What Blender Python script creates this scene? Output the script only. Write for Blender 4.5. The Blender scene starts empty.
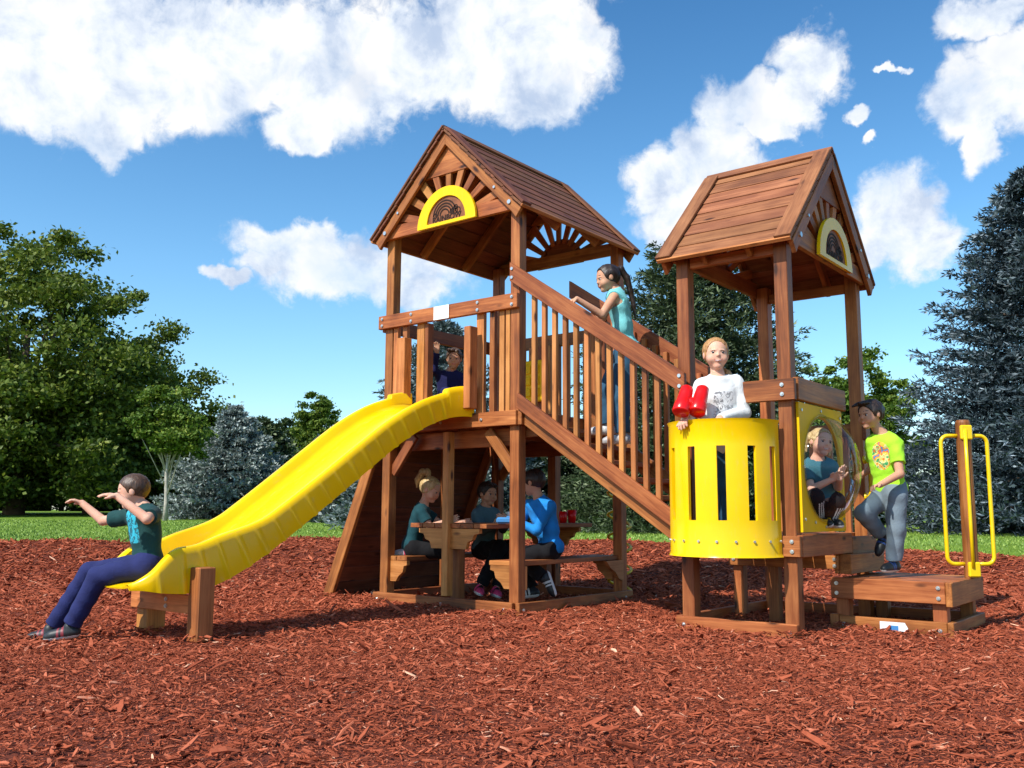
import bpy, bmesh, math, random, os
import numpy as np
from mathutils import Vector, Matrix
SKYS = .20
rnd = random.Random(7)
rng = np.random.default_rng(11)
scene = bpy.context.scene
COL = scene.collection
FINE = 0.005

# ------------------------------------------------------------------ helpers
def new_mesh_np(name, V, F, mats, midx=None, attrs=None, smooth=False):
    """V (n,3); F (m,k) constant k polygons"""
    me = bpy.data.meshes.new(name)
    V = np.asarray(V, np.float32); F = np.asarray(F, np.int32)
    n, (m, k) = len(V), F.shape
    me.vertices.add(n); me.vertices.foreach_set('co', V.ravel())
    me.loops.add(m*k); me.loops.foreach_set('vertex_index', F.ravel())
    me.polygons.add(m)
    me.polygons.foreach_set('loop_start', np.arange(0, m*k, k, dtype=np.int32))
    me.polygons.foreach_set('loop_total', np.full(m, k, np.int32))
    for mt in (mats if isinstance(mats, (list, tuple)) else [mats]):
        me.materials.append(mt)
    if midx is not None:
        me.polygons.foreach_set('material_index', np.asarray(midx, np.int32))
    me.polygons.foreach_set('use_smooth', np.full(m, smooth))
    if attrs:
        for an, av in attrs.items():
            a = me.attributes.new(an, 'FLOAT', 'FACE')
            a.data.foreach_set('value', np.asarray(av, np.float32))
    me.update(calc_edges=True)
    return me

WORLD = {}
def link(name, me, parent=None, mat=None):
    """link a mesh as ONE object; mat = world matrix"""
    o = bpy.data.objects.new(name, me); COL.objects.link(o)
    W = mat.copy() if mat is not None else Matrix.Identity(4)
    o.matrix_basis = W
    if parent is not None:
        o.parent = parent
        o.matrix_parent_inverse = WORLD[parent.name].inverted()
    WORLD[o.name] = W
    return o

def empty(name, loc, label, cat, group=None):
    o = bpy.data.objects.new(name, None); COL.objects.link(o)
    o.empty_display_size = .2
    o.location = loc; WORLD[o.name] = Matrix.Translation(loc)
    tag(o, label, cat, group)
    return o

def tag(o, label=None, cat=None, group=None, kind=None):
    if label: o['label'] = label
    if cat: o['category'] = cat
    if group: o['group'] = group
    if kind: o['kind'] = kind
    return o

def bm_done(bm, name, mats, smooth=False, rndv=None):
    me = bpy.data.meshes.new(name)
    bm.normal_update(); bm.to_mesh(me); bm.free()
    for mt in (mats if isinstance(mats, (list, tuple)) else [mats]):
        me.materials.append(mt)
    if smooth:
        me.polygons.foreach_set('use_smooth', np.full(len(me.polygons), True))
    return me

def frame(xd, zd):
    x = Vector(xd).normalized(); z = Vector(zd); z = (z - x*z.dot(x)).normalized(); y = z.cross(x)
    return Matrix(((x.x, y.x, z.x), (x.y, y.y, z.y), (x.z, y.z, z.z))).to_4x4()

def bm_box(bm, c, s, M=None, bev=0.0, mi=0):
    r = bmesh.ops.create_cube(bm, size=1.0)
    vs = r['verts']
    for v in vs:
        p = Vector((v.co.x*s[0]+c[0], v.co.y*s[1]+c[1], v.co.z*s[2]+c[2]))
        v.co = M @ p if M else p
    fs = list({f for v in vs for f in v.link_faces})
    for f in fs: f.material_index = mi
    if bev > 0:
        es = list({e for v in vs for e in v.link_edges})
        bmesh.ops.bevel(bm, geom=es, offset=bev, segments=1, affect='EDGES', profile=.5, material=-1)

def bm_cyl(bm, c, axis, r, h, seg=10, mi=0, r2=None):
    M = Matrix.Translation(c) @ frame(axis, (0.3, .2, .9) if abs(Vector(axis).normalized().z) < .9 else (1, 0, 0)) @ Matrix.Rotation(math.pi/2, 4, 'Y')
    res = bmesh.ops.create_cone(bm, cap_ends=True, segments=seg, radius1=r, radius2=r if r2 is None else r2, depth=h, matrix=M)
    for f in {f for v in res['verts'] for f in v.link_faces}: f.material_index = mi

def tube_mesh(name, pts, radii, mat, seg=10, closed=False, rndv=0):
    """swept tube through pts (world) as numpy mesh"""
    P = np.array(pts, float); n = len(P)
    if np.isscalar(radii): radii = [radii]*n
    T = np.gradient(P, axis=0) if not closed else (np.roll(P, -1, 0)-np.roll(P, 1, 0))
    T /= np.linalg.norm(T, axis=1)[:, None]+1e-9
    up = np.array([0, 0, 1.]) if abs(T[0][2]) < .9 else np.array([1., 0, 0])
    u = np.cross(T[0], up); u /= np.linalg.norm(u)
    V = []
    for i in range(n):
        u = u-T[i]*(u@T[i]); u /= np.linalg.norm(u); w = np.cross(T[i], u)
        for k in range(seg):
            a = 2*math.pi*k/seg
            V.append(P[i]+radii[i]*(math.cos(a)*u+math.sin(a)*w))
    F = []
    for i in range(n if closed else n-1):
        for k in range(seg):
            a, b = i*seg+k, i*seg+(k+1) % seg
            j = (i+1) % n
            F.append((a, b, j*seg+(k+1) % seg, j*seg+k))
    V = np.array(V); F = np.array(F)
    if not closed:   # caps as quads fan to centre
        c0, c1 = len(V), len(V)+1
        V = np.vstack([V, P[0], P[-1]])
        capF = []
        for k in range(0, seg, 2):
            capF.append((k, c0, (k+2) % seg, (k+1) % seg))
            b = (n-1)*seg
            capF.append((b+k, b+(k+1) % seg, b+(k+2) % seg, c1))
        F = np.vstack([F, np.array(capF)])
    return V, F

# ------------------------------------------------------------------ materials
def mat_new(name):
    m = bpy.data.materials.new(name); m.use_nodes = True
    nt = m.node_tree
    return m, nt, nt.nodes['Principled BSDF']
def N(nt, t, **kw):
    n = nt.nodes.new(t)
    for k, v in kw.items():
        if hasattr(n, k): setattr(n, k, v)
        else: n.inputs[k].default_value = v
    return n
def ramp(nt, stops, interp='LINEAR'):
    r = nt.nodes.new('ShaderNodeValToRGB'); cr = r.color_ramp; cr.interpolation = interp
    while len(cr.elements) < len(stops): cr.elements.new(.5)
    for e, (p, c) in zip(cr.elements, stops):
        e.position = p; e.color = (*c, 1) if len(c) == 3 else c
    return r
def mth(nt, op, a, b=None, clamp=False):
    m = nt.nodes.new('ShaderNodeMath'); m.operation = op; m.use_clamp = clamp
    for i, v in enumerate((a, b)):
        if v is None: continue
        if isinstance(v, (int, float)): m.inputs[i].default_value = v
        else: nt.links.new(v, m.inputs[i])
    return m.outputs[0]

def wood_material(name, dark, mid, light, rough=.5, vary=.5):
    m, nt, bs = mat_new(name); L = nt.links.new
    tc = N(nt, 'ShaderNodeTexCoord'); oi = N(nt, 'ShaderNodeObjectInfo')
    at = N(nt, 'ShaderNodeAttribute', attribute_name='rnd')
    rr = mth(nt, 'FRACT', mth(nt, 'ADD', oi.outputs['Random'], at.outputs['Fac']))
    off = N(nt, 'ShaderNodeCombineXYZ')
    L(mth(nt, 'MULTIPLY', rr, 37.), off.inputs[0]); L(mth(nt, 'MULTIPLY', rr, 13.), off.inputs[1]); L(mth(nt, 'MULTIPLY', rr, 7.), off.inputs[2])
    add = N(nt, 'ShaderNodeVectorMath', operation='ADD'); L(tc.outputs['Object'], add.inputs[0]); L(off.outputs[0], add.inputs[1])
    sc = N(nt, 'ShaderNodeVectorMath', operation='MULTIPLY'); L(add.outputs[0], sc.inputs[0]); sc.inputs[1].default_value = (1.3, 20, 20)
    n1 = N(nt, 'ShaderNodeTexNoise', Scale=1.0, Detail=6.0, Roughness=.62, Distortion=.9); L(sc.outputs[0], n1.inputs['Vector'])
    sc2 = N(nt, 'ShaderNodeVectorMath', operation='MULTIPLY'); L(add.outputs[0], sc2.inputs[0]); sc2.inputs[1].default_value = (6, 150, 150)
    n2 = N(nt, 'ShaderNodeTexNoise', Scale=1.0, Detail=3.0); L(sc2.outputs[0], n2.inputs['Vector'])
    n3 = N(nt, 'ShaderNodeTexNoise', Scale=2.6, Detail=3.0, Roughness=.6); L(add.outputs[0], n3.inputs['Vector'])
    # knots
    sk = N(nt, 'ShaderNodeVectorMath', operation='MULTIPLY'); L(add.outputs[0], sk.inputs[0]); sk.inputs[1].default_value = (3.0, 8, 8)
    vo = N(nt, 'ShaderNodeTexVoronoi', Scale=1.0); L(sk.outputs[0], vo.inputs['Vector'])
    kn = ramp(nt, [(0.07, (1, 1, 1)), (.17, (0, 0, 0))]); L(vo.outputs['Distance'], kn.inputs[0])
    v = mth(nt, 'ADD', mth(nt, 'MULTIPLY', n1.outputs['Fac'], .75), mth(nt, 'MULTIPLY', n2.outputs['Fac'], .3))
    v = mth(nt, 'ADD', v, mth(nt, 'MULTIPLY', mth(nt, 'SUBTRACT', n3.outputs['Fac'], .5), .55))
    cr = ramp(nt, [(.25, dark), (.5, mid), (.78, light)]); L(v, cr.inputs[0])
    hsv = N(nt, 'ShaderNodeHueSaturation'); L(cr.outputs[0], hsv.inputs['Color'])
    L(mth(nt, 'ADD', mth(nt, 'MULTIPLY', rr, vary), 1-vary*.5), hsv.inputs['Value'])
    L(mth(nt, 'ADD', mth(nt, 'MULTIPLY', mth(nt, 'FRACT', mth(nt, 'MULTIPLY', rr, 5.3)), .016), .492), hsv.inputs['Hue'])
    mk = N(nt, 'ShaderNodeMix', data_type='RGBA'); L(kn.outputs[0], mk.inputs['Factor']); L(hsv.outputs[0], mk.inputs['A']); mk.inputs['B'].default_value = (dark[0]*.45, dark[1]*.4, dark[2]*.4, 1)
    L(mk.outputs['Result'], bs.inputs['Base Color'])
    L(mth(nt, 'ADD', mth(nt, 'MULTIPLY', n1.outputs['Fac'], .3), rough-.12), bs.inputs['Roughness'])
    bp = N(nt, 'ShaderNodeBump', Strength=.35, Distance=.004); L(v, bp.inputs['Height']); L(bp.outputs[0], bs.inputs['Normal'])
    bs.inputs['Specular IOR Level'].default_value = .35
    return m
WOOD = wood_material('stained_cedar', (.085, .022, .006), (.290, .086, .022), (.53, .198, .058))
WOODLT = wood_material('fresh_cedar', (.18, .056, .014), (.45, .165, .043), (.66, .285, .092))
WOODDK = wood_material('shaded_roof_cedar', (.06, .019, .009), (.15, .050, .021), (.27, .098, .044), .6, .25)  # shade on the tall tower's roof is put into this darker cedar colour
WOODBR = wood_material('mid_roof_cedar', (.10, .032, .014), (.235, .085, .033), (.40, .165, .070), .65, .22)  # lighter copy of the roof cedar, without the painted shade, for the low tower

def simple(name, col, rough=.5, spec=.5, bump=None, var=0, metal=0, coat=0, sheen=0):
    m, nt, bs = mat_new(name); L = nt.links.new
    bs.inputs['Base Color'].default_value = (*col, 1); bs.inputs['Roughness'].default_value = rough
    bs.inputs['Specular IOR Level'].default_value = spec; bs.inputs['Metallic'].default_value = metal
    bs.inputs['Coat Weight'].default_value = coat; bs.inputs['Coat Roughness'].default_value = .12
    bs.inputs['Sheen Weight'].default_value = sheen
    tc = N(nt, 'ShaderNodeTexCoord')
    if var:
        n = N(nt, 'ShaderNodeTexNoise', Scale=var[0], Detail=4.0); L(tc.outputs['Object'], n.inputs['Vector'])
        a = var[1]
        r = ramp(nt, [(.3, tuple(c*(1-a) for c in col)), (.7, tuple(min(1, c*(1+a)) for c in col))]); L(n.outputs['Fac'], r.inputs[0]); L(r.outputs[0], bs.inputs['Base Color'])
        L(mth(nt, 'ADD', mth(nt, 'MULTIPLY', n.outputs['Fac'], .2), rough-.1), bs.inputs['Roughness'])
    if bump and len(bump) == 3:
        n = N(nt, 'ShaderNodeTexNoise', Scale=bump[0], Detail=3.0); L(tc.outputs['Object'], n.inputs['Vector'])
        b = N(nt, 'ShaderNodeBump', Strength=bump[1], Distance=bump[2]); L(n.outputs['Fac'], b.inputs['Height']); L(b.outputs[0], bs.inputs['Normal'])
    return m
YEL = simple('yellow_plastic', (.95, .58, .002), .24, .32, (9, .10, .01), (3, .08, .01))
def scuff(m):
    nt = m.node_tree; bs = nt.nodes['Principled BSDF']; L = nt.links.new; src = bs.inputs['Base Color'].links[0].from_socket
    tc = N(nt, 'ShaderNodeTexCoord'); sc = N(nt, 'ShaderNodeVectorMath', operation='MULTIPLY'); L(tc.outputs['Object'], sc.inputs[0]); sc.inputs[1].default_value = (26, 4, 4)
    n = N(nt, 'ShaderNodeTexNoise', Scale=2.2, Detail=8.0, Roughness=.75); L(sc.outputs[0], n.inputs['Vector'])
    r = ramp(nt, [(.56, (0, 0, 0)), (.74, (.35, .35, .35))]); L(n.outputs['Fac'], r.inputs[0])
    mx_ = N(nt, 'ShaderNodeMix', data_type='RGBA'); L(r.outputs[0], mx_.inputs['Factor']); L(src, mx_.inputs['A']); mx_.inputs['B'].default_value = (.62, .46, .16, 1); L(mx_.outputs['Result'], bs.inputs['Base Color'])
    L(mth(nt, 'ADD', mth(nt, 'MULTIPLY', n.outputs['Fac'], .30), .08), bs.inputs['Roughness'])
scuff(YEL)
YELP = simple('yellow_panel_plastic', (.88, .52, .003), .5, .15, (60, .1, .002), (5, .1, .004))
YELM = simple('yellow_powder_coat', (.85, .58, .004), .3, .5)
METAL = simple('galvanised_steel', (.62, .64, .64), .35, .5, metal=.85)
REDP = simple('red_plastic', (.75, .008, .008), .28, .5, (12, .06, .01))
WHITE = simple('white_label', (.75, .78, .78), .4, .4)
BLUEM = simple('blue_print', (.05, .22, .5), .4)
INK = simple('dark_carving', (.03, .014, .01), .7, .2)
DARKW = simple('carved_board', (.24, .085, .035), .6, .3, (30, .3, .004), (12, .35))

def cloth(name, col, var=.12, extra=None):
    m, nt, bs = mat_new(name); L = nt.links.new
    tc = N(nt, 'ShaderNodeTexCoord')
    n = N(nt, 'ShaderNodeTexNoise', Scale=14., Detail=4.0); L(tc.outputs['Object'], n.inputs['Vector'])
    r = ramp(nt, [(.3, tuple(c*(1-var) for c in col)), (.7, tuple(min(1, c*(1+var)) for c in col))]); L(n.outputs['Fac'], r.inputs[0])
    L(r.outputs[0], bs.inputs['Base Color'])
    bs.inputs['Roughness'].default_value = .85; bs.inputs['Specular IOR Level'].default_value = .2; bs.inputs['Sheen Weight'].default_value = .03
    w = N(nt, 'ShaderNodeTexNoise', Scale=26., Detail=2.0, Distortion=1.2); L(tc.outputs['Object'], w.inputs['Vector'])
    b = N(nt, 'ShaderNodeBump', Strength=.5, Distance=.006); L(w.outputs['Fac'], b.inputs['Height']); L(b.outputs[0], bs.inputs['Normal'])
    return m
def print_cloth(name, cols, scale):
    """a printed patch: cells of several inks"""
    m, nt, bs = mat_new(name); L = nt.links.new
    tc = N(nt, 'ShaderNodeTexCoord')
    n = N(nt, 'ShaderNodeTexNoise', Scale=scale, Detail=2.0, Distortion=.6); L(tc.outputs['Object'], n.inputs['Vector'])
    k = len(cols)
    st = [(.28+.44*i/k, c) for i, c in enumerate(cols)]
    r = ramp(nt, st, 'CONSTANT'); L(n.outputs['Fac'], r.inputs[0]); L(r.outputs[0], bs.inputs['Base Color'])
    bs.inputs['Roughness'].default_value = .8
    return m
def skin(name, col):
    m, nt, bs = mat_new(name); L = nt.links.new
    tc = N(nt, 'ShaderNodeTexCoord')
    n = N(nt, 'ShaderNodeTexNoise', Scale=9., Detail=3.0); L(tc.outputs['Object'], n.inputs['Vector'])
    r = ramp(nt, [(.35, (col[0]*.93, col[1]*.82, col[2]*.78)), (.65, col)]); L(n.outputs['Fac'], r.inputs[0]); L(r.outputs[0], bs.inputs['Base Color'])
    bs.inputs['Roughness'].default_value = .62; bs.inputs['Specular IOR Level'].default_value = .25
    bs.inputs['Subsurface Weight'].default_value = .2; bs.inputs['Subsurface Radius'].default_value = (.02, .008, .004); bs.inputs['Subsurface Scale'].default_value = .5
    return m
def hairm(name, c1, c2):
    m, nt, bs = mat_new(name); L = nt.links.new
    tc = N(nt, 'ShaderNodeTexCoord')
    sc = N(nt, 'ShaderNodeVectorMath', operation='MULTIPLY'); L(tc.outputs['Object'], sc.inputs[0]); sc.inputs[1].default_value = (160, 160, 22)
    n = N(nt, 'ShaderNodeTexNoise', Scale=1., Detail=3.0); L(sc.outputs[0], n.inputs['Vector'])
    r = ramp(nt, [(.35, c1), (.65, c2)]); L(n.outputs['Fac'], r.inputs[0]); L(r.outputs[0], bs.inputs['Base Color'])
    bs.inputs['Roughness'].default_value = .45
    b = N(nt, 'ShaderNodeBump', Strength=.7, Distance=.004); L(n.outputs['Fac'], b.inputs['Height']); L(b.outputs[0], bs.inputs['Normal'])
    return m

# ------------------------------------------------------------------ camera
F_PX, PITCH, ROLL, BETA = 931.17, .1367, .0052, .6683
CAM = np.array([4.3541, -5.6025, .7555])
fw = np.array([-math.sin(BETA), math.cos(BETA), 0]); rt = np.array([math.cos(BETA), math.sin(BETA), 0])
cam = bpy.data.cameras.new('camera'); co = bpy.data.objects.new('camera', cam); COL.objects.link(co)
cam.sensor_width = 36; cam.lens = F_PX/1024*36; cam.clip_end = 3000; cam.clip_start = .05
Fv = Vector(fw)*math.cos(PITCH)+Vector((0, 0, 1))*math.sin(PITCH)
Rv = Vector(rt); Uv = Rv.cross(Fv)
Mc = Matrix(((Rv.x, Uv.x, -Fv.x), (Rv.y, Uv.y, -Fv.y), (Rv.z, Uv.z, -Fv.z))).to_4x4()
co.matrix_world = Matrix.Translation(Vector(CAM)) @ Mc @ Matrix.Rotation(ROLL, 4, 'Z')
scene.camera = co
scene.view_settings.view_transform = 'Standard'; scene.view_settings.look = 'None'
scene.view_settings.exposure = .4; scene.view_settings.gamma = 1

# ------------------------------------------------------------------ light
SUN = Vector((-.13, -.98, .0)).normalized(); ELEV = math.radians(47)
sd = Vector((SUN.x*math.cos(ELEV), SUN.y*math.cos(ELEV), math.sin(ELEV)))
sl = bpy.data.lights.new('sun', 'SUN'); sl.energy = 4.4; sl.angle = math.radians(.6); sl.color = (1, .95, .87)
so = bpy.data.objects.new('sun', sl); COL.objects.link(so)
so.rotation_euler = sd.to_track_quat('Z', 'Y').to_euler(); so.location = (0, -10, 12)

world = bpy.data.worlds.new('World'); scene.world = world; world.use_nodes = True
nt = world.node_tree; L = nt.links.new
bg = nt.nodes['Background']; out = nt.nodes['World Output']
sky = nt.nodes.new('ShaderNodeTexSky'); sky.sky_type = 'NISHITA'; sky.sun_disc = False
sky.sun_elevation = ELEV; sky.sun_rotation = math.atan2(SUN.x, SUN.y)
sky.air_density = 1.0; sky.dust_density = .8; sky.ozone_density = 5.0
hs = N(nt, 'ShaderNodeHueSaturation'); hs.inputs['Hue'].default_value = .494; hs.inputs['Saturation'].default_value = 1.14; hs.inputs['Value'].default_value = 1.0
L(sky.outputs[0], hs.inputs['Color'])
skyc = N(nt, 'ShaderNodeMix', data_type='RGBA', blend_type='MULTIPLY'); skyc.inputs['Factor'].default_value = 1; L(hs.outputs[0], skyc.inputs['A']); skyc.inputs['B'].default_value = (SKYS*.96, SKYS, SKYS*1.0, 1)
tc = N(nt, 'ShaderNodeTexCoord'); sep = N(nt, 'ShaderNodeSeparateXYZ'); L(tc.outputs['Generated'], sep.inputs[0])
DEG = 180/math.pi
az = mth(nt, 'MULTIPLY', mth(nt, 'ARCTAN2', sep.outputs[0], sep.outputs[1]), DEG)
el = mth(nt, 'MULTIPLY', mth(nt, 'ARCSINE', sep.outputs[2]), DEG)
AZ0 = -38.29
P = N(nt, 'ShaderNodeCombineXYZ'); L(mth(nt, 'SUBTRACT', az, AZ0), P.inputs[0]); L(el, P.inputs[1])
def noise(scale, det, rough=.55, dist=0., seed=0.):
    o_ = N(nt, 'ShaderNodeVectorMath', operation='ADD'); L(P.outputs[0], o_.inputs[0]); o_.inputs[1].default_value = (seed, seed*.7, seed)
    n = N(nt, 'ShaderNodeTexNoise', Scale=scale, Detail=det, Roughness=rough, Distortion=dist); L(o_.outputs[0], n.inputs['Vector']); return n
# domain warp so that the cloud outlines are ragged
wn = noise(.30, 5., .55, 0., 5.)
wv = N(nt, 'ShaderNodeVectorMath', operation='SUBTRACT'); L(wn.outputs['Color'], wv.inputs[0]); wv.inputs[1].default_value = (.5, .5, .5)
ws = N(nt, 'ShaderNodeVectorMath', operation='SCALE'); L(wv.outputs[0], ws.inputs[0]); ws.inputs['Scale'].default_value = 4.2
PW = N(nt, 'ShaderNodeVectorMath', operation='ADD'); L(P.outputs[0], PW.inputs[0]); L(ws.outputs[0], PW.inputs[1])
CL = [(-28.41, 25.04, 10.45, 5.25),(-24.03, 23.3, 3.33, 3.58),(-17.91, 26.07, 7.35, 3.61),(-11.74, 24.56, 4.41, 3.15),(-4.15, 26.94, 8.46, 3.32),(1.72, 25.35, 4.01, 2.54),(3.67, 27.53, 3.24, 2.67),(-0.26, 29.71, 5.9, 3.11),(-7.55, 33.07, 19.71, 3.39),(-25.66, 30.55, 11.7, 2.77),(-9.8, 14.6, 7.0, 2.3),(-13.4, 15.8, 4.6, 1.5),(-17.6, 13.9, 1.6, .6),(-6.74, 13.35, 2.87, 1.45),(-14.99, 14.73, 2.38, 0.82),(14.36, 23.62, 2.88, 2.29),(9.83, 20.08, 3.32, 2.64),(12.57, 20.95, 3.73, 2.59),(8.68, 18.85, 2.17, 1.28),(18.74, 25.43, 2.76, 2.3),(17.49, 23.64, 1.98, 1.83),(16.13, 22.46, 1.42, 1.32),(21.38, 22.73, 1.0, 0.53),(22.31, 21.19, 0.55, 0.48),(23.07, 24.82, 0.77, 0.26),(23.3, 17.01, 2.43, 2.73),(21.85, 15.31, 2.15, 1.34),(28.37, 26.39, 3.06, 1.16),(29.51, 24.46, 2.51, 1.27),(27.08, 22.58, 2.51, 2.43),(29.12, 22.52, 2.42, 2.49),(27.77, 19.74, 1.2, 1.76)]
CL += [(-14.5, 26.5, 7, 3.6), (-9, 27, 7, 3.6), (-21, 24.5, 6, 3.2), (-24.5, 20.9, 2.2, 1.5), (-27.5, 22.2, 5, 2.6), (-19.5, 23.6, 3, 1.8), (-13.5, 22.3, 2.6, 1.3), (10.5, 17.6, 3.2, 2.0), (24.2, 15.0, 2.4, 1.8)]
# clouds to the sides and behind, outside this view
CL += [(52, 34, 9, 4), (140, 18, 14, 4), (-70, 22, 14, 4), (-110, 30, 16, 6), (-60, 38, 12, 4), (-160, 20, 18, 5)]
dens = None
for (a, e_, ra, re) in CL:
    s = N(nt, 'ShaderNodeVectorMath', operation='SUBTRACT'); L(PW.outputs[0], s.inputs[0]); s.inputs[1].default_value = (a, e_, 0)
    d = N(nt, 'ShaderNodeVectorMath', operation='MULTIPLY'); L(s.outputs[0], d.inputs[0]); d.inputs[1].default_value = (1/ra, 1/re, 0)
    ln = N(nt, 'ShaderNodeVectorMath', operation='LENGTH'); L(d.outputs[0], ln.inputs[0])
    v = mth(nt, 'SUBTRACT', 1.0, ln.outputs['Value'])
    dens = v if dens is None else mth(nt, 'MAXIMUM', dens, v)
det = noise(.8, 10., .66, .4, 17.)
body = mth(nt, 'ADD', dens, mth(nt, 'MULTIPLY', mth(nt, 'SUBTRACT', det.outputs['Fac'], .5), .70))
mr = N(nt, 'ShaderNodeMapRange', interpolation_type='SMOOTHSTEP'); L(body, mr.inputs['Value']); mr.inputs['From Min'].default_value = -.10; mr.inputs['From Max'].default_value = .34
# thin bluish holes inside the big clouds
hole = noise(.16, 4., .55, .2, 41.)
hr = ramp(nt, [(.36, (.72, .72, .72)), (.52, (1, 1, 1))]); L(hole.outputs['Fac'], hr.inputs[0])
mask = mth(nt, 'MULTIPLY', mr.outputs['Result'], hr.outputs[0])
cs = noise(.28, 7., .6, .2, 29.)
cc = ramp(nt, [(.34, (.46, .54, .68)), (.47, (.68, .73, .80)), (.57, (.81, .81, .81))]); L(cs.outputs['Fac'], cc.inputs[0])
mx = N(nt, 'ShaderNodeMix', data_type='RGBA'); L(mask, mx.inputs['Factor']); L(skyc.outputs['Result'], mx.inputs['A']); L(cc.outputs[0], mx.inputs['B'])
L(mx.outputs['Result'], bg.inputs['Color'])
er = ramp(nt, [(.0, (1.0, .94, .86)), (.16, (.86, .86, .82)), (.36, (.50, .62, .68)), (1, (.40, .52, .60))]); L(mth(nt, 'MULTIPLY', el, 1/90, True), er.inputs[0])
sk2 = N(nt, 'ShaderNodeMix', data_type='RGBA', blend_type='MULTIPLY'); sk2.inputs['Factor'].default_value = 1; L(skyc.outputs['Result'], sk2.inputs['A']); L(er.outputs[0], sk2.inputs['B']); L(sk2.outputs['Result'], mx.inputs['A']); bg.inputs['Strength'].default_value = 1.0
# ================================================================== PLAYSET
PS = empty('wooden_playset', (0, 0, 0), 'cedar playground set with two roofed towers, yellow slide and stairs on red mulch', 'playset')
T = .089
e = .038

def board(name, a, b, w, t, zdir, parent, mat=WOOD, bev=.004, bolts=None, bside=1):
    """board from a to b; w = width across, t = thickness along zdir; bolts: distances (from a, across)"""
    a, b = Vector(a), Vector(b); M = Matrix.Translation((a+b)/2) @ frame(b-a, zdir)
    ln = (b-a).length
    bm = bmesh.new(); bm_box(bm, (0, 0, 0), (ln, w, t), None, bev)
    for (u, v) in (bolts or []):
        bm_cyl(bm, (u-ln/2, v, bside*(t/2+.003)), (0, 0, 1), .013, .009, 10, 1)
        bm_cyl(bm, (u-ln/2, v, bside*(t/2+.009)), (0, 0, 1), .007, .008, 6, 1)
    return link(name, bm_done(bm, name, [mat, METAL]), parent, M)

def bx(name, x0, x1, y0, y1, z0, z1, parent, mat=WOOD, **k):
    """axis aligned board: grain along the longest side, bolts on the face picked by zdir"""
    s = [x1-x0, y1-y0, z1-z0]; i = s.index(max(s)); c = [(x0+x1)/2, (y0+y1)/2, (z0+z1)/2]
    a, b = list(c), list(c); a[i] = (x0, y0, z0)[i]; b[i] = (x1, y1, z1)[i]
    j = min([q for q in range(3) if q != i], key=lambda q: s[q]); w = [q for q in range(3) if q not in (i, j)][0]
    zd = [0, 0, 0]; zd[j] = k.pop('zs', 1)
    return board(name, a, b, s[w], s[j], zd, parent, mat, **k)

def prism(name, poly, O, U, Vd, th, parent, mats, grain=0., holes=None, bev=0.0):
    """polygon poly (u,v) in plane (O,U,Vd) extruded by th along U x Vd; grain angle in the plane"""
    U, Vd = Vector(U).normalized(), Vector(Vd).normalized(); Nn = U.cross(Vd)
    cg, sg = math.cos(grain), math.sin(grain)
    X = U*cg+Vd*sg; Y = -U*sg+Vd*cg
    cu = sum(p[0] for p in poly)/len(poly); cv = sum(p[1] for p in poly)/len(poly)
    C0 = Vector(O)+U*cu+Vd*cv
    M = Matrix(((X.x, Y.x, Nn.x, C0.x), (X.y, Y.y, Nn.y, C0.y), (X.z, Y.z, Nn.z, C0.z), (0, 0, 0, 1)))
    bm = bmesh.new(); vs = []
    for (u, v) in poly:
        du, dv = u-cu, v-cv
        vs.append(bm.verts.new((du*cg+dv*sg, -du*sg+dv*cg, 0)))
    f = bm.faces.new(vs)
    r = bmesh.ops.extrude_face_region(bm, geom=[f])
    for v in [g for g in r['geom'] if isinstance(g, bmesh.types.BMVert)]: v.co.z += th
    bmesh.ops.recalc_face_normals(bm, faces=bm.faces)
    if bev: bmesh.ops.bevel(bm, geom=list(bm.edges), offset=bev, segments=1, affect='EDGES', profile=.5, material=-1)
    return link(name, bm_done(bm, name, mats), parent, M)

def add_bolts(o, bm):
    bm.transform(WORLD[o.name].inverted()); k = len(o.data.materials)
    if METAL.name not in [m_.name for m_ in o.data.materials]: o.data.materials.append(METAL)
    k = [m_.name for m_ in o.data.materials].index(METAL.name)
    for f in bm.faces: f.material_index = k
    bm.from_mesh(o.data); bm.to_mesh(o.data); bm.free()

# ---------------- tower frames
W1, D1 = 1.483, 1.558; H1 = 3.18
posts = {}
for key, x, y, z1, lab in (('fl', -W1, 0, H1, None), ('fr', -T, 0, H1, None), ('br', -T, D1-T, H1, None), ('bl', -W1, D1-T, H1, None)):
    posts[key] = bx('post', x, x+T, y, y+T, 0.0, z1, PS)
X2, W2, D2, Y2 = 1.333, .794, 1.445, .061
X2b, Y2b = X2+W2, Y2+D2; RY = .79
for (x, y, z1) in ((X2, Y2, 2.56), (X2b-T, Y2, 2.56), (X2b-T, Y2b-T, 2.56), (X2, Y2b-T, 2.56)):
    bx('post', x, x+T, y, y+T, 0.0, z1, PS)
bx('stud', -.785, -.720, .002, .075, .09, 1.40, PS, WOODLT)
bx('stud', -.80, -.712, D1-T, D1, .09, 1.40, PS)
bx('stud', -W1, -W1+T, .74, .83, .09, 1.40, PS)
# base beams
bx('base_beam', -W1-.04, -.03, -e-.002, -.002, -.02, .085, PS, bolts=[(.06, 0), (.78, 0), (1.42, 0)], zs=-1)
bx('base_beam', .002, .002+e, -e, D1+.03, -.02, .085, PS, bolts=[(.05, 0), (1.5, 0)])
bx('base_beam', -W1-.04, .0, D1+.002, D1+.002+e, -.02, .085, PS)
bx('base_beam', -W1-e-.002, -W1-.002, .0, D1, -.02, .085, PS)
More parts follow.
